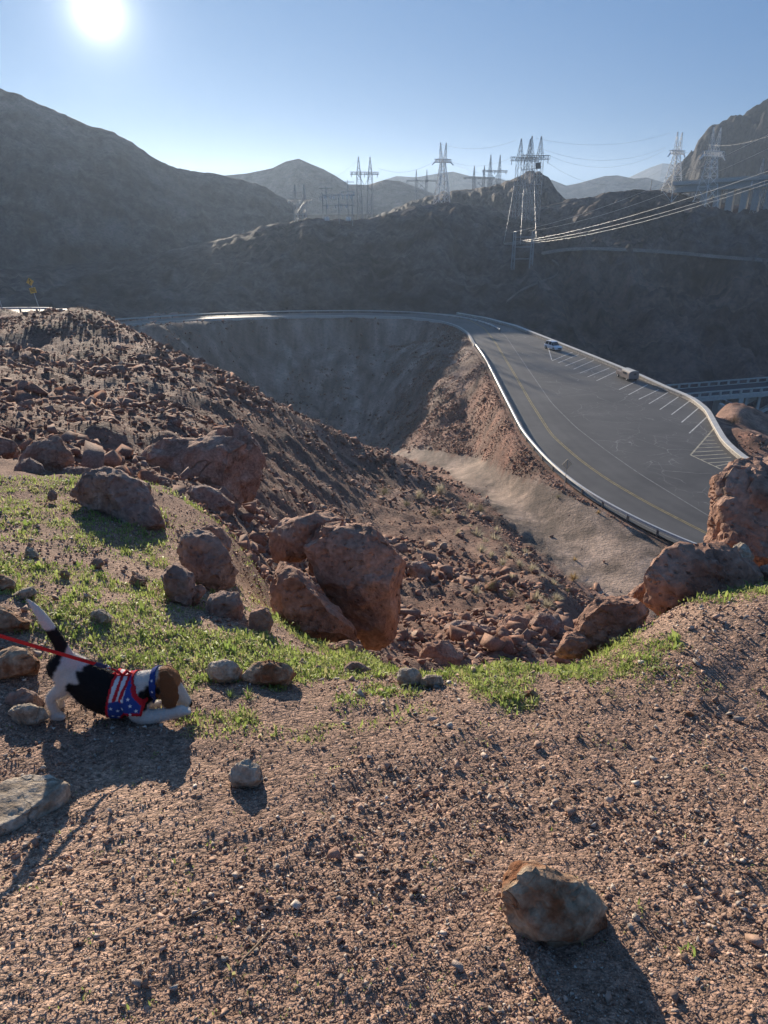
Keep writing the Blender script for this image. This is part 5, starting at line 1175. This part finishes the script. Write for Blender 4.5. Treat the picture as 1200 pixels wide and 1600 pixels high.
# ------------------------------------------------------------------ road signs
M_SIGN = flat_mat('warning_yellow', (.72, .42, .06), rough=.45); M_BLACK = flat_mat('sign_black', (.02, .02, .02), rough=.5); M_BACK = flat_mat('lit_tan_sign_back', (.74, .60, .40), rough=.6)  # sign back lightened: light through the shaded plate put into its tan
def diamond(mb, c, s, th, M): return mb.prism([(c[0], c[1] - s), (c[0] + s, c[1]), (c[0], c[1] + s), (c[0] - s, c[1])], th, M)
def sign_left(px, py, lean, label, plaque=True, k=1.0):
    b = hit(px, py); b = atr(px, py, 99.5) if b is None else b
    t = empty('road_sign', tuple(b), label, 'sign'); M = Matrix.Rotation(lean, 4, 'Y')
    MB().prism([(-.05, -.5), (.05, -.5), (.05, 4.1), (-.05, 4.1)], .06, M).build('post', M_STEEL, t)
    p = diamond(MB(), (0, 3.75 * k), .5, .03, M @ Matrix.Translation((0, -.06, 0))).build('sign_plate', M_SIGN, t)
    # winding-road arrow
    m = MB(); F_ = M @ Matrix.Translation((0, -.085, 0)); z0 = 3.75 * k
    for (x0, a0), (x1, a1) in zip([(-.08, -.3), (-.08, -.1), (.1, .02), (-.06, .14)], [(-.08, -.1), (.1, .02), (-.06, .14), (.02, .26)]):
        d = Vector((x1 - x0, a1 - a0)).normalized() * .045; q = (-d.y, d.x)
        m.prism([(x0 + q[0], z0 + a0 + q[1]), (x0 - q[0], z0 + a0 - q[1]), (x1 - q[0], z0 + a1 - q[1]), (x1 + q[0], z0 + a1 + q[1])], .01, F_)
    m.prism([(-.1, z0 + .24), (.14, z0 + .22), (.05, z0 + .4)], .01, F_)
    o = m.build('arrow_symbol', M_BLACK, p)
    if plaque:
        q = MB().prism([(-.4, 2.35), (.4, 2.35), (.4, 3.02), (-.4, 3.02)], .03, M @ Matrix.Translation((0, -.06, 0))).build('plaque', M_SIGN, t)
        m = MB()
        for z_ in (2.55, 2.72, 2.88): m.prism([(-.3, z_ - .03), (.3, z_ - .03), (.3, z_ + .03), (-.3, z_ + .03)], .01, F_)
        m.build('print_line', M_BLACK, q)
    return t
sign_left(63, 487, R_d(-9), 'yellow winding road warning sign with a plaque on the left crest')
sign_left(6, 489, R_d(-9), 'yellow warning sign half cut off by the left edge', False)
b = atz(882, 762, ZR - .2); t = empty('road_sign', tuple(b), 'tan diamond sign on a thin post beside the lower guardrail', 'sign')
MB().bar((0, 0, -.6), (0, 0, 3.1), .04, 6).build('post', M_STEEL, t)
M_ = Matrix.Rotation(R_d(12), 4, 'Z'); diamond(MB(), (0, 2.75), .62, .03, M_ @ Matrix.Translation((0, -.06, 0))).build('sign_plate', M_BACK, t)
MB().prism([(-.03, 2.25), (.03, 2.25), (.03, 3.25), (-.03, 3.25)], .02, M_ @ Matrix.Translation((0, -.09, 0))).build('bracket', M_STEEL, t)

# ------------------------------------------------------------------ parked vehicles
M_GLASS = flat_mat('dark_glass', (.025, .03, .04), rough=.08, spec=.7); M_TYRE = flat_mat('tyre_rubber', (.02, .02, .02), rough=.8); M_CARW = flat_mat('white_car_paint', (.78, .80, .82), rough=.3, spec=.5, var=.03); M_LAMP = flat_mat('lamp_glass', (.8, .8, .8), rough=.15, spec=.7); M_TAN = flat_mat('tan_panel', (.25, .20, .18), rough=.6)
def loft(secs):
    """secs: (x, [(y, z)...]) cross sections"""
    n = len(secs[0][1]); V = [(x, y, z) for x, S in secs for y, z in S]; Fs = [[i * n + k, i * n + (k + 1) % n, (i + 1) * n + (k + 1) % n, (i + 1) * n + k] for i in range(len(secs) - 1) for k in range(n)]
    return V, Fs + [list(range(n))[::-1], [(len(secs) - 1) * n + k for k in range(n)]]
def wheel(t, x, y, r=.36):
    w = MB().bar((x, y - .12, r), (x, y + .12, r), r, 18).build('wheel', M_TYRE, t); s = -1 if y < 0 else 1
    MB().bar((x, y + s * .1, r), (x, y + s * .14, r), r * .62, 14).build('rim', M_STEEL, w)
p = atz(864, 546, ZR); hd = math.atan2(-.94, .38)
car = empty('parked_car', tuple(p), 'white sport utility vehicle parked at the far end of the lot', 'car', None, hd)
def sec(x, w, z0, z1, zt): return (x, [(-w * .92, z0), (-w, z0 + .25), (-w, z1 - .1), (-w * .93, z1), (-w * .5, zt), (w * .5, zt), (w * .93, z1), (w, z1 - .1), (w, z0 + .25), (w * .92, z0)])
V, Fs = loft([sec(-2.3, .82, .42, .9, .92), sec(-2.2, .9, .3, 1.0, 1.02), sec(-1.2, .93, .26, 1.04, 1.06), sec(.6, .93, .26, 1.04, 1.06), sec(.95, .93, .26, 1.0, 1.04), sec(1.9, .9, .28, .9, .96), sec(2.25, .84, .32, .78, .84), sec(2.35, .7, .42, .66, .7)])
MB().add(V, Fs).build('body', M_CARW, car)
V, Fs = loft([(-2.15, [(-.8, 1.0), (-.72, 1.1), (.72, 1.1), (.8, 1.0)]), (-1.85, [(-.82, 1.0), (-.66, 1.66), (.66, 1.66), (.82, 1.0)]), (-.2, [(-.84, 1.0), (-.68, 1.74), (.68, 1.74), (.84, 1.0)]), (.45, [(-.84, 1.0), (-.64, 1.66), (.64, 1.66), (.84, 1.0)]), (1.15, [(-.82, .98), (-.78, 1.04), (.78, 1.04), (.82, .98)])])
MB().add(V, Fs).build('cabin_glass', M_GLASS, car)
V, Fs = loft([(-1.95, [(-.64, 1.66), (-.62, 1.72), (.62, 1.72), (.64, 1.66)]), (-.2, [(-.69, 1.74), (-.66, 1.80), (.66, 1.80), (.69, 1.74)]), (.45, [(-.65, 1.66), (-.62, 1.71), (.62, 1.71), (.65, 1.66)])])
MB().add(V, Fs).build('roof', M_CARW, car)
for s in (-1, 1):
    for x0, x1 in ((-1.95, -1.75), (-.75, -.65), (.35, .5)): MB().bar((x0, s * .85, 1.0), (x1 if x0 < .3 else .42, s * .67, 1.7), .045, 4).build('pillar', M_CARW, car)
    for x in (-1.4, 1.42): wheel(car, x, s * .86)
    MB().box((2.2, s * .62, .72), (.2, .34, .14)).build('headlight', M_LAMP, car)
MB().box((2.33, 0, .56), (.08, .9, .2)).build('grille', M_BLACK, car)
p = atz(984, 592, ZR); iw = int(np.argmin(np.abs(proj(WALL)[0] - 984))); tw = WALL[iw - 4] - WALL[iw + 4]; hd = math.atan2(tw[1], tw[0])
p = p + np.array([-.4, 0, 0])
vn = empty('camper_trailer', tuple(p), 'boxy tan camper with a curved roof parked against the parapet wall', 'trailer', None, hd)
arch = [(-1.15, .55), (-1.15, 1.9)] + [(-1.15 * math.cos(a), 1.9 + .65 * math.sin(a)) for a in np.linspace(.25, math.pi - .25, 9)] + [(1.15, 1.9), (1.15, .55)]
V, Fs = loft([(-2.4, arch), (1.0, arch)]); MB().add(V, Fs).build('body', M_TAN, vn)
lowb = [(-1.0, .55), (-1.05, 1.45), (-.8, 1.65), (.8, 1.65), (1.05, 1.45), (1.0, .55)]
V, Fs = loft([(1.0, lowb), (3.3, lowb), (3.6, [(y * .9, min(z, 1.2)) for y, z in lowb])]); MB().add(V, Fs).build('front_box', M_TAN, vn)
V, Fs = loft([(-2.45, [(y * 1.02, z + .05) for y, z in arch[3:-3]] + [(y, z - .02) for y, z in arch[3:-3]][::-1]), (1.05, [(y * 1.02, z + .05) for y, z in arch[3:-3]] + [(y, z - .02) for y, z in arch[3:-3]][::-1])]); MB().add(V, Fs).build('roof_skin', M_CAP, vn)
MB().box((-2.42, -.2, 1.75), (.06, .55, .5)).build('window', M_GLASS, vn)
for s in (-1, 1):
    MB().box((-.6, s * 1.17, 1.75), (1.4, .05, .5)).build('window', M_GLASS, vn)
    for x in (-1.5, 2.4): wheel(vn, x, s * .98, .38)
vn.scale = (.85, .85, .72)
# ------------------------------------------------------------------ the dog: play bow, nose to the right, hindquarters up
hp = hit(86, 1121); DY = hp[1] + .055                     # vertical plane through the dog's spine
def onp(px, py, dy=0.0):
    v = ray(px, py); return v * ((DY + dy) / v[1])
sc_ = lambda px, py: (DY / ray(px, py)[1]) / F            # metres per pixel there
mpp = sc_(160, 1070)
bm = bmesh.new()
def chain(pts, n=14, flat=1.0):
    """pts: (px, py, radius px, sideways metres) -> smooth tapered limb"""
    P = [onp(a, b, d) for a, b, r_, d in pts]; R = [c * mpp for _, _, c, _ in pts]
    s = np.arange(len(P)); t = np.linspace(0, len(P) - 1, (len(P) - 1) * 5 + 1)
    P = np.array(P); Q = np.stack([np.interp(t, s, P[:, k]) for k in range(3)], 1); Rr = np.interp(t, s, R)
    for _ in range(4):
        Q[1:-1] = Q[1:-1] * .5 + (Q[:-2] + Q[2:]) * .25; Rr[1:-1] = Rr[1:-1] * .5 + (Rr[:-2] + Rr[2:]) * .25
    m = MB().tube(list(Q), list(Rr), n, flat); me = bpy.data.meshes.new('t'); me.from_pydata(m.v, [], m.f); bm.from_mesh(me); bpy.data.meshes.remove(me)
    for p, r_ in ((Q[0], Rr[0]), (Q[-1], Rr[-1])): blob(p, (r_, r_, r_))
def blob(c, r, rot=None):
    M = Matrix.Translation(Vector(c)) @ (rot.to_4x4() if rot else Matrix.Identity(4)) @ Matrix.Diagonal((*r, 1)); bmesh.ops.create_icosphere(bm, subdivisions=3, radius=1.0, matrix=M)
# trunk
chain([(103, 1040, 23, 0), (118, 1051, 27, 0), (138, 1065, 32, 0), (160, 1077, 35, 0), (183, 1084, 36, 0), (204, 1088, 32, 0), (216, 1090, 26, 0)], 20)
# neck and head, head turned a little away and down
chain([(200, 1078, 27, 0), (222, 1070, 22, .005), (243, 1066, 20, .01)], 16)
blob(onp(256, 1066, .01), np.array([26, 24, 26]) * mpp)
chain([(262, 1070, 19, .01), (275, 1082, 15, .012), (286, 1093, 11.5, .015), (291, 1098, 9, .016)], 14)
blob(onp(295, 1100, .017), np.array([6, 7, 5]) * mpp)
# ears: near and far
EARS = []
for s, pts in ((-1, ((257, 1054, 8, 5, 8), (261, 1064, 12, 5.5, 13), (264, 1076, 14.5, 5.5, 16), (265, 1088, 15, 5, 15), (264, 1097, 12, 4.5, 12))), (1, ((262, 1046, 9, 5, 8), (272, 1056, 10, 5, 12), (277, 1068, 9, 5, 13)))):
    for k, (ex, ey, a_, b_, c_) in enumerate(pts):
        c = onp(ex, ey, s * (.062 + .006 * k * (s < 0)) + .012); rr_ = np.array([a_, b_, c_]) * mpp; blob(c, rr_); EARS.append((c, rr_))
# hind legs: thigh, knee forward, hock back, paw
for dy, dx in ((-.05, 0), (.055, 12)):
    chain([(98 + dx, 1042, 22, dy * .6), (106 + dx, 1064, 17, dy), (98 + dx, 1076, 11.5, dy), (83 + dx, 1086, 8.5, dy), (79 + dx, 1092, 7.5, dy), (84 + dx, 1110, 7.5, dy), (87 + dx, 1117, 8.5, dy)], 12)
    chain([(84 + dx, 1117, 8, dy), (94 + dx, 1119, 7, dy)], 10)
    for k in (-1, 0, 1): chain([(90 + dx, 1118, 4.5, dy + k * .011), (99 + dx, 1120 , 4, dy + k * .012)], 8)
# front legs laid forward on the ground, elbows down
for dy, dx, ex, ty in ((-.075, 0, 0, 0), (.075, 4, -8, -14)):
    chain([(207 + dx, 1090, 20, dy * .7), (212 + dx, 1106 + ty, 17, dy), (221 + dx, 1119 + ty, 12.5, dy), (240 + dx, 1120 + ty, 11, dy), (262 + dx + ex, 1115 + ty, 9.5, dy), (282 + dx + ex, 1111 + ty, 9, dy)], 12)
    for k in (-1, 0, 1): chain([(280 + dx + ex, 1111 + ty - k * 2, 5.2, dy + k * .011), (294 + dx + ex, 1111 + ty - k * 2, 4.5, dy + k * .013)], 8)
# tail: raised, gently curved
chain([(106, 1030, 12, 0), (97, 1012, 9.5, 0), (85, 992, 8.5, 0), (73, 974, 7.8, 0), (62, 958, 6.6, 0), (52, 946, 4.4, 0), (43, 937, 1.8, 0)], 12)
me = remesh_np('body', bm, .0042, 5, None, ())
n = len(me.vertices); co = np.empty(n * 3, np.float32); me.vertices.foreach_get('co', co); co = co.reshape(-1, 3).astype(float)
# coat pattern: worked out in the side view (distance along and height on the spine plane)
flatco = co.copy(); flatco[:, 1] = DY; sx, sy, _ = proj(flatco); lat = co[:, 1] - DY
wv = 3.0 * fbm(co[:, 0] * 40, co[:, 1] * 40, co[:, 2] * 40, s=3, o=3); X_, Y_ = sx + wv, sy + wv * .8
BLK, WHT_, BRN = np.array([.012, .011, .011]), np.array([.62, .57, .51]), np.array([.17, .075, .032])
col = np.tile(WHT_, (n, 1))
def setc(m, c): col[m] = c
saddle = in_poly(X_, Y_, np.array([(124, 1034), (150, 1040), (176, 1044), (206, 1052), (212, 1090), (196, 1112), (160, 1110), (135, 1094), (118, 1064), (116, 1052), (132, 1050)], float)); setc(saddle, BLK)
setc(in_poly(X_, Y_, np.array([(96, 1010), (104, 1020), (98, 1030), (92, 1046), (84, 1062), (74, 1062), (72, 1040), (80, 1022)], float)) & (sx < 102), BLK)      # rump patch
tailm = (sy < 1030) & (sx < 112); setc(tailm & (Y_ > 982), BLK); setc(tailm & (Y_ <= 982), WHT_); setc((Y_ > 1012) & (X_ > 104) & (X_ < 134) & (Y_ < 1038), WHT_ * .9)
setc(in_poly(X_, Y_, np.array([(188, 1092), (206, 1090), (222, 1100), (226, 1128), (205, 1128), (192, 1112)], float)), BRN * .5)      # dark brown shoulder
setc(in_poly(X_, Y_, np.array([(213, 1088), (240, 1104), (300, 1098), (310, 1130), (222, 1130), (216, 1112)], float)), WHT_)
setc(in_poly(X_, Y_, np.array([(225, 1066), (246, 1062), (258, 1062), (258, 1088), (236, 1090), (224, 1082)], float)), BLK)             # black behind the ear
setc((X_ > 246) & (X_ < 300) & (Y_ < 1096) & (np.abs(lat - .01) < .062), BRN * 1.7); setc((X_ > 214) & (X_ < 249) & (Y_ < 1061), WHT_)
setc((X_ > 273) & (Y_ > 1070) & (sy < 1103) & (np.abs(lat - .012) < .045), WHT_ * .9)
for c_, r_ in EARS: setc((((co - c_) / (r_ * 1.12)) ** 2).sum(1) < 1, BRN)
setc((sx > 278) & (np.linalg.norm(co - onp(297, 1101, .017), axis=1) < 7.5 * mpp), BLK)
for _ in range(2):                                           # soften the pattern edges a little
    e = np.empty(len(me.edges) * 2, np.int32); me.edges.foreach_get('vertices', e); e = e.reshape(-1, 2); acc = col.copy(); cnt = np.ones(n)
    np.add.at(acc, e[:, 0], col[e[:, 1]]); np.add.at(acc, e[:, 1], col[e[:, 0]]); np.add.at(cnt, e[:, 0], 1); np.add.at(cnt, e[:, 1], 1); col = acc / cnt[:, None]
co0 = co.copy()
nz = np.empty(n * 3, np.float32); me.vertices.foreach_get('normal', nz); nz = nz.reshape(-1, 3)
co = co + nz * (.0012 * fbm(co[:, 0] * 130, co[:, 1] * 130, co[:, 2] * 130, s=8, o=2))[:, None]
root = np.array([hp[0], DY, hp[2]])
def rebase(me, c): me.vertices.foreach_set('co', (c - root).astype(np.float32).ravel()); me.update()
rebase(me, co)
M_FUR = attr_mat('short_fur', rough=.75, spec=.15, var=.18, scale=260, bump=.5); me.materials.clear(); me.materials.append(M_FUR); vcol(me, col)
dog = empty('dog', tuple(root), 'black, white and brown beagle puppy in a play bow wearing a starry harness', 'dog')
link('body', me, dog)
# fur tufts: short hairs all over, lying back along the body
hrg = np.random.default_rng(5); pick = hrg.choice(n, min(n, 26000), replace=False)
lay = np.array([-.75, 0, -.1]); hd_ = nz[pick] * .55 + lay + hrg.normal(0, .25, (len(pick), 3)); hd_ /= np.linalg.norm(hd_, axis=1)[:, None]
L_ = hrg.uniform(.006, .011, len(pick)); b0 = co[pick] - root; sd = np.cross(hd_, hrg.normal(size=(len(pick), 3))); sd /= np.linalg.norm(sd, axis=1)[:, None]; sd *= .0006
V = np.stack([b0 - sd, b0 + sd, b0 + hd_ * L_[:, None]], 1).reshape(-1, 3); T = np.arange(len(V)).reshape(-1, 3)
inh = in_poly(sx[pick], sy[pick], np.array([(179, 1050), (203, 1045), (236, 1078), (234, 1094), (212, 1092), (200, 1102), (195, 1122), (176, 1122)], float)); T = T[~inh]
hm = mesh_np('coat', V, T, M_FUR); vcol(hm, np.repeat(col[pick] * 1.05, 3, 0)); link('coat', hm, dog, kind='stuff')
# harness: a shell lifted off the chest
HP = np.array([(180, 1046), (203, 1042), (216, 1060), (235, 1079), (233, 1093), (221, 1090), (210, 1092), (200, 1102), (195, 1124), (176, 1124), (177, 1085)], float)
def shell(name, keep_v, off, colf, parent, mat):
    pol = np.empty(len(me.loops), np.int32); me.loops.foreach_get('vertex_index', pol)
    ls = np.empty(len(me.polygons), np.int32); me.polygons.foreach_get('loop_start', ls); lt = np.empty(len(me.polygons), np.int32); me.polygons.foreach_get('loop_total', lt)
    fs = [list(pol[a:a + b]) for a, b in zip(ls, lt) if keep_v[pol[a:a + b]].all()]
    used = sorted({i for f in fs for i in f}); mp = {v: i for i, v in enumerate(used)}; used = np.array(used)
    P = co0[used] + nz[used] * off - root; m2 = mesh_np(name, P, [[mp[i] for i in f] for f in fs], mat, True); vcol(m2, colf(used)); o = link(name, m2, parent)
    so = o.modifiers.new('thick', 'SOLIDIFY'); so.thickness = .003; so.offset = 1.0; return o
legfree = ~((np.abs(lat) > .05) & (sy > 1104))
def d_poly(px, py, poly): P = np.vstack([poly, poly[:1]]); return d_line(px.copy(), py.copy(), np.hstack([P, np.zeros((len(P), 1))]))[0]
dp = d_poly(sx, sy, HP); RED, BLU, WT = np.array([.55, .02, .03]), np.array([.035, .07, .26]), np.array([.7, .68, .66])
def hcol(u):
    c = np.tile(BLU, (len(u), 1)); x, y, d = sx[u], sy[u], dp[u]
    top = (y < 1076 - (x - 180) * .05) & (x < 206); c[top] = WT
    c[top & (np.sin((x - 180) * .55 + (y - 1050) * .12) > .1)] = RED; c[d < 4.2] = RED; return c
M_CLOTH = attr_mat('printed_cloth', rough=.85, spec=.1, var=.08, scale=400, bump=.3)
har = shell('harness', in_poly(sx, sy, HP) & legfree, .004, hcol, dog, M_CLOTH)
# collar
CPOL = np.array([(236, 1046), (244, 1044), (250, 1060), (250, 1092), (240, 1094), (238, 1072)], float)
colr = shell('collar', in_poly(sx, sy, CPOL) & (np.abs(lat) < .062) & (sx < 251), .004, lambda u: np.tile(BLU * .8, (len(u), 1)), dog, M_CLOTH)
# printed stars, bow and ring
from mathutils.kdtree import KDTree
kd_ = KDTree(n); [kd_.insert(Vector(co0[i]), i) for i in range(n)]; kd_.balance()
front = np.where((lat < 0) & (nz[:, 1] < .2))[0]
M_STARW = flat_mat('white_print', (.8, .79, .77), rough=.8, var=.03)
def star(px, py, s, par):
    k = front[np.argmin((sx[front] - px) ** 2 + (sy[front] - py) ** 2)]
    # nearest visible point of the flank: search in the true view
    nrm = Vector(nz[k]); c = Vector(co0[k] - root) + nrm * .0082
    q = nrm.to_track_quat('Z', 'Y').to_matrix(); V = []
    for i in range(10): a = math.pi / 2 + i * math.pi / 5; r_ = s * (1 if i % 2 == 0 else .42); V.append(c + q @ Vector((math.cos(a) * r_, math.sin(a) * r_, 0)))
    link('star', mesh_np('star', [tuple(v) for v in V] + [tuple(c)], [[i, (i + 1) % 10, 10] for i in range(10)], M_STARW), par)
for px, py in ((186, 1084), (195, 1088), (206, 1082), (217, 1078), (226, 1084), (188, 1096), (184, 1106), (190, 1108), (212, 1070), (203, 1072), (185, 1116), (219, 1087), (196, 1098)): star(px, py, 3.4 * mpp, har)
for px, py in ((243, 1056), (245, 1068), (244, 1080)): star(px, py, 3.0 * mpp, colr)
M_RED = flat_mat('red_webbing', (.55, .022, .03), rough=.7, var=.15, scale=80); M_NICK = flat_mat('nickel', (.6, .6, .6), rough=.25, metal=.9)
def top_of(px, py):
    k = front[np.argmin((sx[front] - px) ** 2 + (sy[front] - py) ** 2)]; return co0[k] + nz[k] * .006
bw = top_of(193, 1052); m = MB()
for s, dx_ in ((1, 1), (-1, -1)):
    c = bw - root + np.array([dx_ * .022, -.004, .014]); m.tube([bw - root, c + [0, 0, .012], c + [dx_ * .012, 0, -.002], c + [0, 0, -.012], bw - root], [.004, .009, .009, .008, .004], 8, .55)
for dx_, L in ((-.004, .055), (.018, .05)): m.tube([bw - root, bw - root + np.array([dx_, -.022, -.02]), bw - root + np.array([dx_ * 1.8, -.036, -L])], [.006, .009, .010], 8, .3)
m.build('bow', M_RED, har, True)
rg_ = onp(170, 1043, -.02) - root; m = MB(); m.tube([rg_ + np.array([math.cos(a) * .009, -.003, math.sin(a) * .009]) for a in np.linspace(0, 2 * math.pi, 13)], [.0022] * 13, 6); m.build('ring', M_NICK, har, True)
m = MB(); m.tube([rg_ + [.004, 0, 0], (bw - root + rg_) / 2 + [0, 0, .003], bw - root], [.004, .006, .006], 8, .5); m.build('ring_strap', M_RED, har, True)

# ------------------------------------------------------------------ leash
L0 = onp(166, 1042, -.02); L1 = atd(-40, 985, 2.55); L2 = L1 + (L1 - L0) * 1.6 + np.array([0, 0, .06])
P = []; 
for t_ in np.linspace(0, 1, 30): p = (1 - t_) ** 2 * L0 + 2 * t_ * (1 - t_) * L1 * 1.0 + t_ * t_ * L2; P.append(p)
def strap(P, w, th, name, mat, parent=None, **kw):
    V = []; 
    for i, p in enumerate(P):
        d = P[min(i + 1, len(P) - 1)] - P[max(i - 1, 0)]; d /= np.linalg.norm(d); u = np.cross(d, (0, 1, 0)); u /= np.linalg.norm(u); v = np.cross(d, u)
        V += [p + u * w / 2 + v * th / 2, p - u * w / 2 + v * th / 2, p - u * w / 2 - v * th / 2, p + u * w / 2 - v * th / 2]
    Fs = [[i * 4 + k, i * 4 + (k + 1) % 4, i * 4 + 4 + (k + 1) % 4, i * 4 + 4 + k] for i in range(len(P) - 1) for k in range(4)] + [[3, 2, 1, 0], [len(V) - 4, len(V) - 3, len(V) - 2, len(V) - 1]]
    return MB().add(V, Fs).build(name, mat, parent, **kw)
le = empty('dog_leash', tuple(L0), 'flat red leash stretched from the harness of the dog to the left edge', 'leash')
ls_ = strap([p - L0 for p in P[1:]], .018, .003, 'strap', M_RED, le)
strap([p - L0 for p in (L0, P[1] + (P[2] - P[1]) * .4)], .019, .0045, 'end_tab', flat_mat('navy_webbing', (.05, .06, .16), rough=.8), le)
m = MB(); d = (L0 - P[1]); d /= np.linalg.norm(d); m.tube([np.zeros(3), d * .012, d * .026], [.003, .005, .0025], 8); m.build('snap_hook', M_NICK, le, True)
# ------------------------------------------------------------------ the hazy air over the canyon
m = bpy.data.materials.new('hazy_air'); m.use_nodes = True; t = m.node_tree; t.nodes.clear()
o_ = t.nodes.new('ShaderNodeOutputMaterial'); pv = t.nodes.new('ShaderNodeVolumePrincipled')
pv.inputs['Color'].default_value = (.60, .77, 1.0, 1); pv.inputs['Density'].default_value = HAZE; pv.inputs['Anisotropy'].default_value = 0.45
t.links.new(pv.outputs[0], o_.inputs['Volume'])
hz = MB().box((0, 1700, 27), (6500, 3700, 306)).build('haze', m, None, kind='stuff', label='thin pale sunlit haze filling the canyon air')
